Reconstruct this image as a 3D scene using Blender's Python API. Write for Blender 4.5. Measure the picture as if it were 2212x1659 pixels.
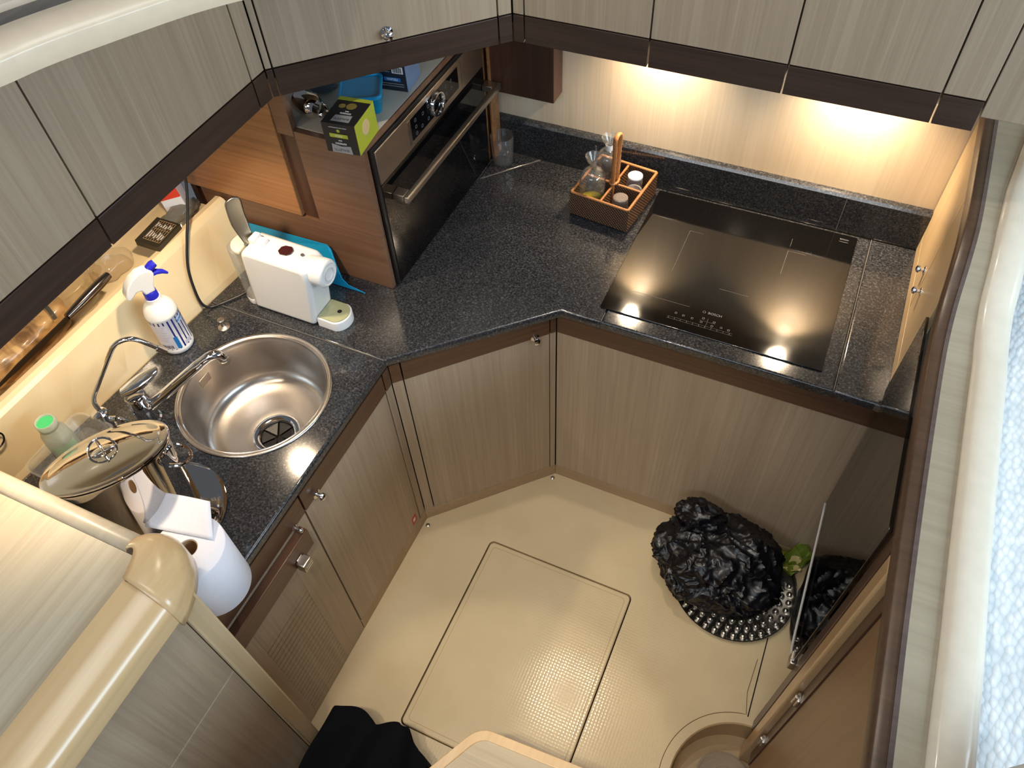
import bpy, bmesh, math, random
from mathutils import Vector, Matrix, noise, Euler
random.seed(7)
sc = bpy.context.scene
for o in list(bpy.data.objects): bpy.data.objects.remove(o)
COL = sc.collection
PI = math.pi
# ------------------------------------------------------------------ camera
cam_d = bpy.data.cameras.new('camera'); cam = bpy.data.objects.new('camera', cam_d); COL.objects.link(cam)
cam_d.sensor_fit = 'HORIZONTAL'; cam_d.sensor_width = 36.0; cam_d.lens = 27.52213; cam_d.clip_start = 0.02
CM = Matrix([[0.9115254, -0.3022124, 0.2789071], [0.4094, 0.7310025, -0.5459185], [-0.0388984, 0.6118031, 0.7900531]]).to_4x4(); CM.translation = Vector((0, 0, 2.488)); cam.matrix_world = CM
sc.camera = cam
# ------------------------------------------------------------------ view, world, big lights
sc.view_settings.view_transform = 'Standard'; sc.view_settings.look = 'None'
sc.view_settings.gamma = 1.0; sc.view_settings.use_curve_mapping = False
sc.view_settings.exposure = 0.5
try:
    sc.cycles.use_denoising = True; sc.cycles.max_bounces = 10; sc.cycles.transparent_max_bounces = 16
    sc.cycles.caustics_reflective = False; sc.cycles.caustics_refractive = False; sc.cycles.blur_glossy = 0.6
    sc.cycles.sample_clamp_indirect = 6.0
except Exception: pass
world = bpy.data.worlds.new('world'); sc.world = world; world.use_nodes = True
bg = world.node_tree.nodes['Background']; bg.inputs[0].default_value = (0.72, 0.80, 0.92, 1); bg.inputs[1].default_value = 0.105
def area(name, loc, target, sx, sy, power, color):
    l = bpy.data.lights.new(name, 'AREA'); l.shape = 'RECTANGLE'; l.size = sx; l.size_y = sy; l.energy = power; l.color = color
    o = bpy.data.objects.new(name, l); COL.objects.link(o); o.location = loc
    o.rotation_euler = (Vector(target) - Vector(loc)).to_track_quat('-Z', 'Y').to_euler(); return o
# daylight from the saloon windows behind and to the right of the opening
area('daylight_window_aft', (-0.4, -2.6, 3.0), (-0.6, 1.2, 1.0), 2.2, 0.9, 23, (0.84, 0.92, 1.0))
area('daylight_window_side', (2.6, 0.6, 2.3), (0.5, 0.9, 1.2), 2.4, 0.8, 60, (0.66, 0.84, 1.0))
area('overhead_fill', (-0.45, 0.35, 3.6), (-0.45, 0.36, 0.0), 1.3, 1.0, 13, (0.95, 0.97, 1.0))  # added soft fill from above, lifting floor, worktop and bulkhead tops
# ------------------------------------------------------------------ mesh helpers
def lin(c):
    c = c / 255.0
    return c / 12.92 if c <= 0.04045 else ((c + 0.055) / 1.055) ** 2.4
def rgb(r, g, b): return (lin(r), lin(g), lin(b), 1)
RM = {}
def thing(name, label, cat, loc=(0, 0, 0), rotz=0.0, group=None, kind=None):
    o = bpy.data.objects.new(name, None); COL.objects.link(o); o.empty_display_size = 0.05
    o.location = loc; o.rotation_euler = (0, 0, rotz)
    RM[o.name] = Matrix.Translation(Vector(loc)) @ Matrix.Rotation(rotz, 4, 'Z')
    o['label'] = label; o['category'] = cat
    if group: o['group'] = group
    if kind: o['kind'] = kind
    return o
def tag(o, label, cat, group=None):
    o['label'] = label; o['category'] = cat
    if group: o['group'] = group
    return o
class B:
    def __init__(s): s.bm = bmesh.new(); s.mats = []
    def _sm(s, f0):
        s.bm.faces.ensure_lookup_table()
        for f in s.bm.faces[f0:]: f.smooth = True
    def _new(s, n0): s.bm.verts.ensure_lookup_table(); return s.bm.verts[n0:]
    def xf(s, n0, M):
        if M is not None: bmesh.ops.transform(s.bm, matrix=M, verts=s._new(n0))
    def box(s, x0, x1, y0, y1, z0, z1, bev=0.0, seg=2, M=None):
        n0 = len(s.bm.verts)
        t = bmesh.new(); bmesh.ops.create_cube(t, size=1.0)
        bmesh.ops.transform(t, matrix=Matrix.Translation(((x0+x1)/2, (y0+y1)/2, (z0+z1)/2)) @ Matrix.Diagonal((abs(x1-x0), abs(y1-y0), abs(z1-z0), 1)), verts=t.verts)
        if bev > 0:
            r = bmesh.ops.bevel(t, geom=t.edges[:], offset=bev, segments=seg, profile=0.5, affect='EDGES')
            for f in r['faces']: f.smooth = True
        s.merge(t); s.xf(n0, M); return s
    def merge(s, t):
        me = bpy.data.meshes.new('tmp'); t.to_mesh(me); t.free(); s.bm.from_mesh(me); bpy.data.meshes.remove(me)
    def prism(s, poly, z0, z1, holes=(), bev=0.0, bevtop=None, seg=3, M=None):
        n0 = len(s.bm.verts); t = bmesh.new(); edges = []
        for loop in [poly] + list(holes):
            vs = [t.verts.new((p[0], p[1], z0)) for p in loop]
            for i in range(len(vs)): edges.append(t.edges.new((vs[i], vs[(i+1) % len(vs)])))
        if holes: bmesh.ops.triangle_fill(t, use_beauty=True, use_dissolve=False, edges=edges)
        else: t.faces.new([v for v in t.verts])
        bmesh.ops.recalc_face_normals(t, faces=t.faces[:])
        r = bmesh.ops.extrude_face_region(t, geom=t.faces[:])
        vs = [g for g in r['geom'] if isinstance(g, bmesh.types.BMVert)]
        bmesh.ops.translate(t, vec=(0, 0, z1 - z0), verts=vs)
        bmesh.ops.recalc_face_normals(t, faces=t.faces[:])
        if bev > 0:
            es = []
            for e in t.edges:
                if len(e.link_faces) == 2 and e.calc_face_angle(0) > 0.6:
                    za, zb = e.verts[0].co.z, e.verts[1].co.z
                    if bevtop and not (abs(za - z1) < 1e-6 and abs(zb - z1) < 1e-6): continue
                    es.append(e)
            r = bmesh.ops.bevel(t, geom=es, offset=bev, segments=seg, profile=0.5, affect='EDGES', clamp_overlap=True)
            for f in r['faces']: f.smooth = True
        nv = len(poly)
        for f in t.faces:
            if abs(f.normal.z) < .9 and nv > 11: f.smooth = True
            elif abs(f.normal.z) > .999: f.smooth = False
        s.merge(t); s.xf(n0, M); return s
    def lathe(s, prof, c=(0, 0, 0), seg=40, M=None, a0=0.0, a1=2*PI):
        n0 = len(s.bm.verts); f0 = len(s.bm.faces); full = abs(a1 - a0 - 2*PI) < 1e-6; n = seg if full else seg + 1; rows = []
        for r, z in prof:
            if r < 1e-7: rows.append([s.bm.verts.new((c[0], c[1], c[2] + z))])
            else: rows.append([s.bm.verts.new((c[0] + r*math.cos(a0 + (a1-a0)*i/seg), c[1] + r*math.sin(a0 + (a1-a0)*i/seg), c[2] + z)) for i in range(n)])
        for a, b in zip(rows[:-1], rows[1:]):
            m = n if full else n - 1
            for i in range(m):
                j = (i + 1) % n
                if len(a) == 1 and len(b) == 1: continue
                if len(a) == 1: s.bm.faces.new((a[0], b[j], b[i]))
                elif len(b) == 1: s.bm.faces.new((a[i], a[j], b[0]))
                else: s.bm.faces.new((a[i], a[j], b[j], b[i]))
        s._sm(f0); s.xf(n0, M); return s
    def tube(s, pts, r, seg=12, closed=False, cap=True, M=None, flat=None):
        n0 = len(s.bm.verts); f0 = len(s.bm.faces); P = [Vector(p) for p in pts]; n = len(P); rr = r if isinstance(r, (list, tuple)) else [r]*n
        prev = None; rows = []
        for i in range(n):
            if closed: t = (P[(i+1) % n] - P[i-1]).normalized()
            else: t = (P[min(i+1, n-1)] - P[max(i-1, 0)]).normalized()
            if prev is None:
                u = t.orthogonal().normalized()
            else:
                u = prev - t * prev.dot(t)
                u = u.normalized() if u.length > 1e-6 else t.orthogonal().normalized()
            prev = u; v = t.cross(u)
            rows.append([s.bm.verts.new(P[i] + (u*math.cos(2*PI*k/seg) + v*math.sin(2*PI*k/seg)*(flat or 1))*rr[i]) for k in range(seg)])
        m = n if closed else n - 1
        for i in range(m):
            a, b = rows[i], rows[(i+1) % n]
            for k in range(seg): s.bm.faces.new((a[k], a[(k+1) % seg], b[(k+1) % seg], b[k]))
        if cap and not closed: s.bm.faces.new(rows[0][::-1]); s.bm.faces.new(rows[-1])
        s._sm(f0); s.xf(n0, M); return s
    def ball(s, c, r, sub=3, sc3=(1, 1, 1), M=None):
        n0 = len(s.bm.verts); t = bmesh.new(); bmesh.ops.create_icosphere(t, subdivisions=sub, radius=1.0)
        bmesh.ops.transform(t, matrix=Matrix.Translation(c) @ Matrix.Diagonal((r*sc3[0], r*sc3[1], r*sc3[2], 1)), verts=t.verts)
        for f in t.faces: f.smooth = True
        s.merge(t); s.xf(n0, M); return s
    def sweep(s, prof, path, M=None, closed=False):
        """profile (u,w) swept along a horizontal path; u is to the right of travel, w is up"""
        n0 = len(s.bm.verts); f0 = len(s.bm.faces); P = [Vector(p) for p in path]; rows = []
        for i in range(len(P)):
            t = (P[min(i+1, len(P)-1)] - P[max(i-1, 0)]); t.z = 0; t.normalize()
            nrm = Vector((t.y, -t.x, 0))
            rows.append([s.bm.verts.new(P[i] + nrm*u + Vector((0, 0, w))) for u, w in prof])
        k = len(prof)
        for a, b in zip(rows[:-1], rows[1:]):
            for i in range(k): s.bm.faces.new((a[i], a[(i+1) % k], b[(i+1) % k], b[i]))
        s.bm.faces.new(rows[0]); s.bm.faces.new(rows[-1][::-1])
        s._sm(f0); s.xf(n0, M); return s
    def grid(s, f, nu, nv, closed_u=False):
        n0 = len(s.bm.verts); f0 = len(s.bm.faces); V = [[s.bm.verts.new(f(i/(nu if closed_u else nu-1), j/(nv-1))) for i in range(nu)] for j in range(nv)]
        for j in range(nv-1):
            for i in range(nu if closed_u else nu-1): s.bm.faces.new((V[j][i], V[j][(i+1) % nu], V[j+1][(i+1) % nu], V[j+1][i]))
        s._sm(f0); return s
    def build(s, name, m, parent=None, smooth=35, solid=0.0, subsurf=0):
        bmesh.ops.remove_doubles(s.bm, verts=s.bm.verts[:], dist=1e-6)
        bmesh.ops.recalc_face_normals(s.bm, faces=s.bm.faces[:])
        if parent is not None:
            root = parent
            while root.parent: root = root.parent
            bmesh.ops.transform(s.bm, matrix=RM.get(root.name, Matrix()).inverted(), verts=s.bm.verts[:])
        me = bpy.data.meshes.new(name); s.bm.to_mesh(me); s.bm.free()
        if smooth:
            fl = [p.use_smooth for p in me.polygons]; me.set_sharp_from_angle(angle=math.radians(smooth)); me.polygons.foreach_set('use_smooth', fl)
        if m: me.materials.append(m)
        o = bpy.data.objects.new(name, me); COL.objects.link(o)
        if parent is not None: o.parent = parent
        if solid:
            md = o.modifiers.new('solid', 'SOLIDIFY'); md.thickness = solid; md.offset = 0
        if subsurf:
            md = o.modifiers.new('sub', 'SUBSURF'); md.levels = subsurf; md.render_levels = subsurf
        return o
def struct(o): o['kind'] = 'structure'; return o
def rrect(x0, x1, y0, y1, r, n=6):
    out = []
    for cx, cy, a in ((x1-r, y1-r, 0), (x0+r, y1-r, 90), (x0+r, y0+r, 180), (x1-r, y0+r, 270)):
        for i in range(n+1):
            t = math.radians(a + 90*i/n); out.append((cx + r*math.cos(t), cy + r*math.sin(t)))
    return out
def circle(cx, cy, r, n=48): return [(cx + r*math.cos(2*PI*i/n), cy + r*math.sin(2*PI*i/n)) for i in range(n)]
def smoothpath(pts, n=8, closed=False):
    P = [Vector(p) for p in pts]; out = []; N = len(P)
    g = (lambda i: P[i % N]) if closed else (lambda i: P[max(0, min(N-1, i))])
    for i in range(N if closed else N-1):
        p0, p1, p2, p3 = g(i-1), g(i), g(i+1), g(i+2)
        for k in range(n):
            t = k/n
            out.append(0.5*((2*p1) + (-p0+p2)*t + (2*p0-5*p1+4*p2-p3)*t*t + (-p0+3*p1-3*p2+p3)*t**3))
    if not closed: out.append(P[-1])
    return out
def textmesh(name, s, size, M, m, parent, depth=0.0004, align='CENTER', wrap=None, sx=1.0):
    cu = bpy.data.curves.new('txt', 'FONT'); cu.body = s; cu.size = size; cu.align_x = align; cu.align_y = 'CENTER'; cu.extrude = depth; cu.resolution_u = 3
    to = bpy.data.objects.new('txt', cu); COL.objects.link(to)
    me = bpy.data.meshes.new_from_object(to); bpy.data.objects.remove(to); bpy.data.curves.remove(cu)
    root = parent
    while root.parent: root = root.parent
    inv = RM.get(root.name, Matrix()).inverted()
    for v in me.vertices:
        co = v.co.copy(); co.x *= sx
        if wrap:
            cx, cy, r, a0 = wrap
            a = a0 + co.x / r; rr = r + co.z
            co = Vector((cx + rr*math.cos(a), cy + rr*math.sin(a), co.y)); v.co = inv @ (M @ co)
        else: v.co = inv @ (M @ co)
    me.name = name; me.materials.clear(); me.materials.append(m)
    o = bpy.data.objects.new(name, me); COL.objects.link(o); o.parent = parent; return o
def frame(o, x, y):
    """matrix with origin o, local x and y axes given, z = x cross y"""
    x = Vector(x).normalized(); y = Vector(y); y = (y - x*y.dot(x)).normalized(); z = x.cross(y)
    M = Matrix((x, y, z)).transposed().to_4x4(); M.translation = Vector(o); return M
# ------------------------------------------------------------------ materials
def newmat(name):
    m = bpy.data.materials.new(name); m.use_nodes = True; nt = m.node_tree; return m, nt, nt.nodes['Principled BSDF']
def plain(name, col, rough=0.5, metal=0.0, spec=0.5, coat=0.0, trans=0.0, ior=1.45, emit=None, estr=0.0, alpha=1.0, sss=0.0, var=0.04, vscale=40, bump=0.0, bscale=200):
    m, nt, b = newmat(name); N = nt.nodes; L = nt.links
    b.inputs['Base Color'].default_value = col; b.inputs['Roughness'].default_value = rough; b.inputs['Metallic'].default_value = metal
    b.inputs['Specular IOR Level'].default_value = spec; b.inputs['Coat Weight'].default_value = coat; b.inputs['Coat Roughness'].default_value = 0.06
    b.inputs['Transmission Weight'].default_value = trans; b.inputs['IOR'].default_value = ior; b.inputs['Alpha'].default_value = alpha
    if sss: b.inputs['Subsurface Weight'].default_value = sss; b.inputs['Subsurface Radius'].default_value = (.01, .01, .01)
    if emit: b.inputs['Emission Color'].default_value = emit; b.inputs['Emission Strength'].default_value = estr
    if var and not trans:
        tc = N.new('ShaderNodeTexCoord'); nz = N.new('ShaderNodeTexNoise'); nz.inputs['Scale'].default_value = vscale; nz.inputs['Detail'].default_value = 4
        L.new(tc.outputs['Object'], nz.inputs['Vector'])
        mr = N.new('ShaderNodeMapRange'); mr.inputs[3].default_value = 1 - var*2; mr.inputs[4].default_value = 1 + var*2
        L.new(nz.outputs['Fac'], mr.inputs[0])
        mx = N.new('ShaderNodeMix'); mx.data_type = 'RGBA'; mx.blend_type = 'MULTIPLY'; mx.inputs[0].default_value = 1
        mx.inputs[6].default_value = col; L.new(mr.outputs[0], mx.inputs[7]); L.new(mx.outputs[2], b.inputs['Base Color'])
    if bump:
        tc = N.new('ShaderNodeTexCoord'); nz = N.new('ShaderNodeTexNoise'); nz.inputs['Scale'].default_value = bscale
        L.new(tc.outputs['Object'], nz.inputs['Vector']); bp = N.new('ShaderNodeBump'); bp.inputs['Strength'].default_value = bump; bp.inputs['Distance'].default_value = 0.002
        L.new(nz.outputs['Fac'], bp.inputs['Height']); L.new(bp.outputs[0], b.inputs['Normal'])
    return m
def wood(name, c1, c2, axis='z', rough=0.4, fine=110, coat=0.15, contrast=1.0, spec=0.4):
    m, nt, b = newmat(name); N = nt.nodes; L = nt.links
    tc = N.new('ShaderNodeTexCoord'); mp = N.new('ShaderNodeMapping')
    s = {'z': (fine, fine, fine*0.018), 'x': (fine*0.018, fine, fine), 'y': (fine, fine*0.018, fine)}[axis]
    mp.inputs['Scale'].default_value = s; L.new(tc.outputs['Object'], mp.inputs['Vector'])
    n1 = N.new('ShaderNodeTexNoise'); n1.inputs['Scale'].default_value = 1.0; n1.inputs['Detail'].default_value = 5; n1.inputs['Roughness'].default_value = 0.65; n1.inputs['Distortion'].default_value = 0.25
    L.new(mp.outputs[0], n1.inputs['Vector'])
    mp2 = N.new('ShaderNodeMapping'); mp2.inputs['Scale'].default_value = tuple(v*0.13 for v in s); L.new(tc.outputs['Object'], mp2.inputs['Vector'])
    n2 = N.new('ShaderNodeTexNoise'); n2.inputs['Scale'].default_value = 1.0; n2.inputs['Detail'].default_value = 3; L.new(mp2.outputs[0], n2.inputs['Vector'])
    ad = N.new('ShaderNodeMath'); ad.operation = 'MULTIPLY_ADD'; ad.inputs[1].default_value = 0.6; L.new(n1.outputs['Fac'], ad.inputs[0])
    m2 = N.new('ShaderNodeMath'); m2.operation = 'MULTIPLY'; m2.inputs[1].default_value = 0.4; L.new(n2.outputs['Fac'], m2.inputs[0]); L.new(m2.outputs[0], ad.inputs[2])
    cr = N.new('ShaderNodeValToRGB'); h = 0.16 / contrast
    cr.color_ramp.elements[0].position = 0.5 - h; cr.color_ramp.elements[0].color = c2; cr.color_ramp.elements[1].position = 0.5 + h; cr.color_ramp.elements[1].color = c1
    L.new(ad.outputs[0], cr.inputs[0]); L.new(cr.outputs[0], b.inputs['Base Color'])
    b.inputs['Roughness'].default_value = rough; b.inputs['Coat Weight'].default_value = coat; b.inputs['Coat Roughness'].default_value = 0.25; b.inputs['Specular IOR Level'].default_value = spec
    bp = N.new('ShaderNodeBump'); bp.inputs['Strength'].default_value = 0.06; bp.inputs['Distance'].default_value = 0.001
    L.new(n1.outputs['Fac'], bp.inputs['Height']); L.new(bp.outputs[0], b.inputs['Normal'])
    return m
def granite(name):
    m, nt, b = newmat(name); N = nt.nodes; L = nt.links; tc = N.new('ShaderNodeTexCoord')
    n1 = N.new('ShaderNodeTexNoise'); n1.inputs['Scale'].default_value = 190; n1.inputs['Detail'].default_value = 6; n1.inputs['Roughness'].default_value = 0.75; L.new(tc.outputs['Object'], n1.inputs['Vector'])
    cr = N.new('ShaderNodeValToRGB'); e = cr.color_ramp.elements; e[0].position = 0.36; e[0].color = rgb(20, 21, 25); e[1].position = 0.74; e[1].color = rgb(112, 114, 118)
    k = cr.color_ramp.elements.new(0.55); k.color = rgb(54, 55, 58); L.new(n1.outputs['Fac'], cr.inputs[0])
    v = N.new('ShaderNodeTexVoronoi'); v.inputs['Scale'].default_value = 420; L.new(tc.outputs['Object'], v.inputs['Vector'])
    c2 = N.new('ShaderNodeValToRGB'); c2.color_ramp.elements[0].position = 0.0; c2.color_ramp.elements[0].color = (1, 1, 1, 1); c2.color_ramp.elements[1].position = 0.14; c2.color_ramp.elements[1].color = (0, 0, 0, 1); L.new(v.outputs['Distance'], c2.inputs[0])
    mx = N.new('ShaderNodeMix'); mx.data_type = 'RGBA'; mf = N.new('ShaderNodeMath'); mf.operation = 'MULTIPLY'; mf.inputs[1].default_value = 0.15; L.new(c2.outputs[0], mf.inputs[0])
    L.new(mf.outputs[0], mx.inputs[0]); L.new(cr.outputs[0], mx.inputs[6]); mx.inputs[7].default_value = rgb(140, 142, 146); L.new(mx.outputs[2], b.inputs['Base Color'])
    b.inputs['Roughness'].default_value = 0.12; b.inputs['Specular IOR Level'].default_value = 0.7
    return m
def brushed(name, col, rough=0.28):
    m, nt, b = newmat(name); N = nt.nodes; L = nt.links
    b.inputs['Base Color'].default_value = col; b.inputs['Metallic'].default_value = 1
    tc = N.new('ShaderNodeTexCoord'); nz = N.new('ShaderNodeTexNoise'); nz.inputs['Scale'].default_value = 14; nz.inputs['Detail'].default_value = 3; L.new(tc.outputs['Object'], nz.inputs['Vector'])
    mr = N.new('ShaderNodeMapRange'); mr.inputs[3].default_value = rough*0.92; mr.inputs[4].default_value = rough*1.1; L.new(nz.outputs['Fac'], mr.inputs[0]); L.new(mr.outputs[0], b.inputs['Roughness'])
    return m
VEN_Z = wood('bleached_oak_veneer', rgb(178, 160, 137), rgb(155, 136, 114), 'z', 0.42, 130)
VEN_X = wood('bleached_oak_veneer_flat', rgb(202, 188, 160), rgb(176, 160, 132), 'x', 0.42, 90)
VEN_Y = wood('bleached_oak_veneer_along', rgb(206, 194, 168), rgb(180, 165, 138), 'y', 0.42, 90)
WALLV = wood('pale_wall_veneer', rgb(228, 211, 184), rgb(212, 193, 164), 'z', 0.42, 130)
WENGE = wood('wenge_band', rgb(74, 56, 47), rgb(48, 35, 29), 'x', 0.38, 120)
MOCHA = wood('mocha_band', rgb(98, 68, 49), rgb(70, 46, 33), 'x', 0.34, 120)
WALNUT = wood('walnut_panel', rgb(126, 93, 71), rgb(98, 69, 51), 'x', 0.36, 70)
WALNUT_L = wood('walnut_door', rgb(168, 118, 76), rgb(126, 85, 52), 'x', 0.36, 70, contrast=1.2)
WALNUT_D = wood('walnut_dark', rgb(88, 58, 44), rgb(62, 40, 31), 'z', 0.36, 70)
MAPLE_Y = wood('maple_trim', rgb(226, 196, 150), rgb(208, 174, 126), 'y', 0.22, 40, coat=0.5)
MAPLE_Z = wood('maple_post', rgb(206, 172, 126), rgb(184, 148, 104), 'z', 0.3, 40, coat=0.3)
TAN_Z = wood('tan_panel', rgb(150, 116, 84), rgb(132, 100, 70), 'z', 0.45, 90)
GREYWOOD = wood('grey_trim', rgb(200, 190, 168), rgb(180, 168, 146), 'y', 0.4, 60)
GRAN = granite('black_granite')
CREAM = plain('cream_gelcoat', rgb(232, 210, 168), 0.22, coat=0.3, var=0.02, vscale=6)
JOINT = plain('pale_joint', rgb(120, 116, 112), 0.6, var=0)
SUBST = plain('grey_edge_strip', rgb(150, 140, 130), 0.5)
CHROME = plain('chrome', rgb(225, 225, 228), 0.05, 1.0, var=0)
STEEL = brushed('brushed_steel', rgb(196, 190, 184), 0.26)
STEEL_S = brushed('satin_steel', rgb(190, 180, 168), 0.34)
SHINY = plain('polished_steel', rgb(214, 208, 202), 0.035, 1.0, var=0)
BLACKGL = plain('black_glass', rgb(9, 9, 11), 0.035, spec=0.6, var=0)
BLACKPL = plain('black_plastic', rgb(22, 22, 24), 0.35)
WHITEPL = plain('white_plastic', rgb(232, 231, 228), 0.22, coat=0.2, var=0.01)
WHITE_M = plain('white_matte', rgb(236, 236, 240), 0.6, var=0.01)
PRINTW = plain('white_print', rgb(222, 222, 222), 0.6, var=0)
PRINTG = plain('grey_print', rgb(120, 122, 126), 0.6, var=0)
def thinglass(name, tint, ior=1.45, rough=0.0, haze=0.0, hcol=(1, 1, 1, 1)):
    m = bpy.data.materials.new(name); m.use_nodes = True; nt = m.node_tree; N = nt.nodes; L = nt.links; N.remove(N['Principled BSDF'])
    tr = N.new('ShaderNodeBsdfTransparent'); tr.inputs[0].default_value = tint
    gl = N.new('ShaderNodeBsdfGlossy'); gl.inputs['Roughness'].default_value = rough
    lw = N.new('ShaderNodeLayerWeight'); lw.inputs[0].default_value = .5
    pw = N.new('ShaderNodeMath'); pw.operation = 'POWER'; pw.inputs[1].default_value = 3.0; L.new(lw.outputs['Facing'], pw.inputs[0])
    fr = N.new('ShaderNodeMath'); fr.operation = 'MULTIPLY_ADD'; fr.inputs[1].default_value = .8; fr.inputs[2].default_value = ((ior-1)/(ior+1))**2; L.new(pw.outputs[0], fr.inputs[0])
    nz = N.new('ShaderNodeTexNoise'); nz.inputs['Scale'].default_value = 25; tc = N.new('ShaderNodeTexCoord'); L.new(tc.outputs['Object'], nz.inputs['Vector'])
    mx = N.new('ShaderNodeMixShader'); L.new(fr.outputs[0], mx.inputs[0]); L.new(tr.outputs[0], mx.inputs[1]); L.new(gl.outputs[0], mx.inputs[2]); out = mx
    if haze:
        df = N.new('ShaderNodeBsdfDiffuse'); df.inputs[0].default_value = hcol; mx2 = N.new('ShaderNodeMixShader')
        mr = N.new('ShaderNodeMapRange'); mr.inputs[3].default_value = haze*.5; mr.inputs[4].default_value = haze*1.5; L.new(nz.outputs['Fac'], mr.inputs[0]); L.new(mr.outputs[0], mx2.inputs[0])
        L.new(mx.outputs[0], mx2.inputs[1]); L.new(df.outputs[0], mx2.inputs[2]); out = mx2
    L.new(out.outputs[0], N['Material Output'].inputs['Surface']); return m
GLASS = thinglass('clear_glass', (.96, .965, .965, 1), 1.6, 0.0, .03, (.9, .92, .92, 1))
CLEARPL = thinglass('clear_plastic', (.94, .95, .95, 1), 1.45, .06, .10, (.8, .8, .8, 1))
DARKVOID = plain('dark_gap', rgb(20, 16, 13), 0.8, var=0)
# ================================================================== SETTING
# floor with hatch opening and round well
WELL = (0.325, 0.615); WR = 0.205
fl_poly = [(-0.93, -0.6), (0.62, -0.6), (0.62, 1.46), (-0.93, 1.46)]
floor_m, nt, b = newmat('floor_gelcoat'); N = nt.nodes; L = nt.links
tc = N.new('ShaderNodeTexCoord'); vo = N.new('ShaderNodeTexVoronoi'); vo.inputs['Scale'].default_value = 105; vo.inputs['Randomness'].default_value = 0.12; L.new(tc.outputs['Object'], vo.inputs['Vector'])
bp = N.new('ShaderNodeBump'); bp.inputs['Strength'].default_value = 0.16; bp.inputs['Distance'].default_value = 0.002; L.new(vo.outputs['Distance'], bp.inputs['Height']); L.new(bp.outputs[0], b.inputs['Normal'])
nz = N.new('ShaderNodeTexNoise'); nz.inputs['Scale'].default_value = 5; nz.inputs['Detail'].default_value = 6; L.new(tc.outputs['Object'], nz.inputs['Vector'])
cr = N.new('ShaderNodeValToRGB'); cr.color_ramp.elements[0].position = .3; cr.color_ramp.elements[0].color = rgb(204, 184, 146); cr.color_ramp.elements[1].position = .7; cr.color_ramp.elements[1].color = rgb(216, 197, 160)
L.new(nz.outputs['Fac'], cr.inputs[0]); L.new(cr.outputs[0], b.inputs['Base Color']); b.inputs['Roughness'].default_value = 0.34; b.inputs['Coat Weight'].default_value = .45; b.inputs['Coat Roughness'].default_value = .13; L.new(bp.outputs[0], b.inputs['Coat Normal'])
floor = struct(B().prism(fl_poly, -0.02, 0.0, holes=[rrect(-0.664, -0.146, 0.404, 1.064, 0.018), circle(WELL[0], WELL[1], WR, 56)]).build('floor', floor_m))
B().prism(rrect(-0.660, -0.150, 0.408, 1.060, 0.016), -0.018, 0.0005, bev=0.004, bevtop=True).build('hatch_panel', floor_m, floor)
B().box(-0.68, -0.13, 0.39, 1.08, -0.034, -0.022).build('hatch_recess', DARKVOID, floor)
B().prism(rrect(-0.645, -0.165, 0.424, 1.044, 0.012), 0.0004, 0.0009, holes=[rrect(-0.6435, -0.1665, 0.4255, 1.0425, 0.011)]).build('hatch_border', plain('groove_shadow', rgb(176, 152, 112), 0.5), floor)
B().lathe([(WR, 0.0), (WR-.004, -.004), (WR-.006, -.12), (WR-.03, -.14), (0, -.14)], (WELL[0], WELL[1], 0), 56).build('well_liner', plain('well_gelcoat', rgb(190, 164, 124), 0.35), floor)
gv = plain('groove_line', rgb(116, 94, 66), 0.6)
pth = [(WELL[0] + (WR+.028)*math.cos(a), WELL[1] + (WR+.028)*math.sin(a), 0.0006) for a in [math.radians(100 + i*4) for i in range(36)]]
B().tube([(0.277, 1.02, .0006), (0.272, 0.91, .0006)] + pth, 0.0011, 6).build('border_groove', gv, floor)
B().box(0.289, 0.2925, 0.84, 1.40, -0.001, 0.0008).build('edge_groove', DARKVOID, floor)
for i, (x, y) in enumerate(((-0.895, 1.028), (-0.562, 1.379))):
    B().lathe([(0, .0035), (.004, .003), (.0075, .0012), (.008, 0)], (x, y, 0), 16).build('screw', STEEL, floor)
# walls
wall_back = struct(B().box(-1.62, 0.62, 1.985, 2.03, 0, 2.2).build('wall_back', WALLV))
struct(B().box(0.60, 0.64, -0.6, 2.03, -0.02, 1.17).build('wall_right', TAN_Z))
# moulded hull side with ledge behind the sink counter
def XB(y): return -1.545 + 0.105*(y-.10)/1.168
def hull(y, xb, xt):
    pr = [(xb, 0.915), (xb-.004, .935), (xt, 1.085), (xt-.006, 1.097), (xt-.018, 1.102), (xt-.034, 1.100), (xt-.044, 1.09), (xt-.052, 1.068), (xt-.062, 1.056), (xt-.075, 1.052), (-1.72, 1.052), (-1.745, 1.062), (-1.755, 1.085), (-1.84, 1.62), (-1.9, 1.62), (-1.9, .90), (xb, .90)]
    return [(x, y, z) for x, z in pr]
bb = B(); rows = []
for i in range(12):
    y = 0.29 + (1.252-0.29)*i/11; t = (y-.10)/1.168
    rows.append([bb.bm.verts.new(p) for p in hull(y, XB(y), -1.535 + .03*t)])
for a, c in zip(rows[:-1], rows[1:]):
    for k in range(len(a)): bb.bm.faces.new((a[k], a[(k+1) % len(a)], c[(k+1) % len(a)], c[k]))
bb.bm.faces.new(rows[0]); bb.bm.faces.new(rows[-1])
struct(bb.build('wall_left', CREAM, smooth=40))
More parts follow.
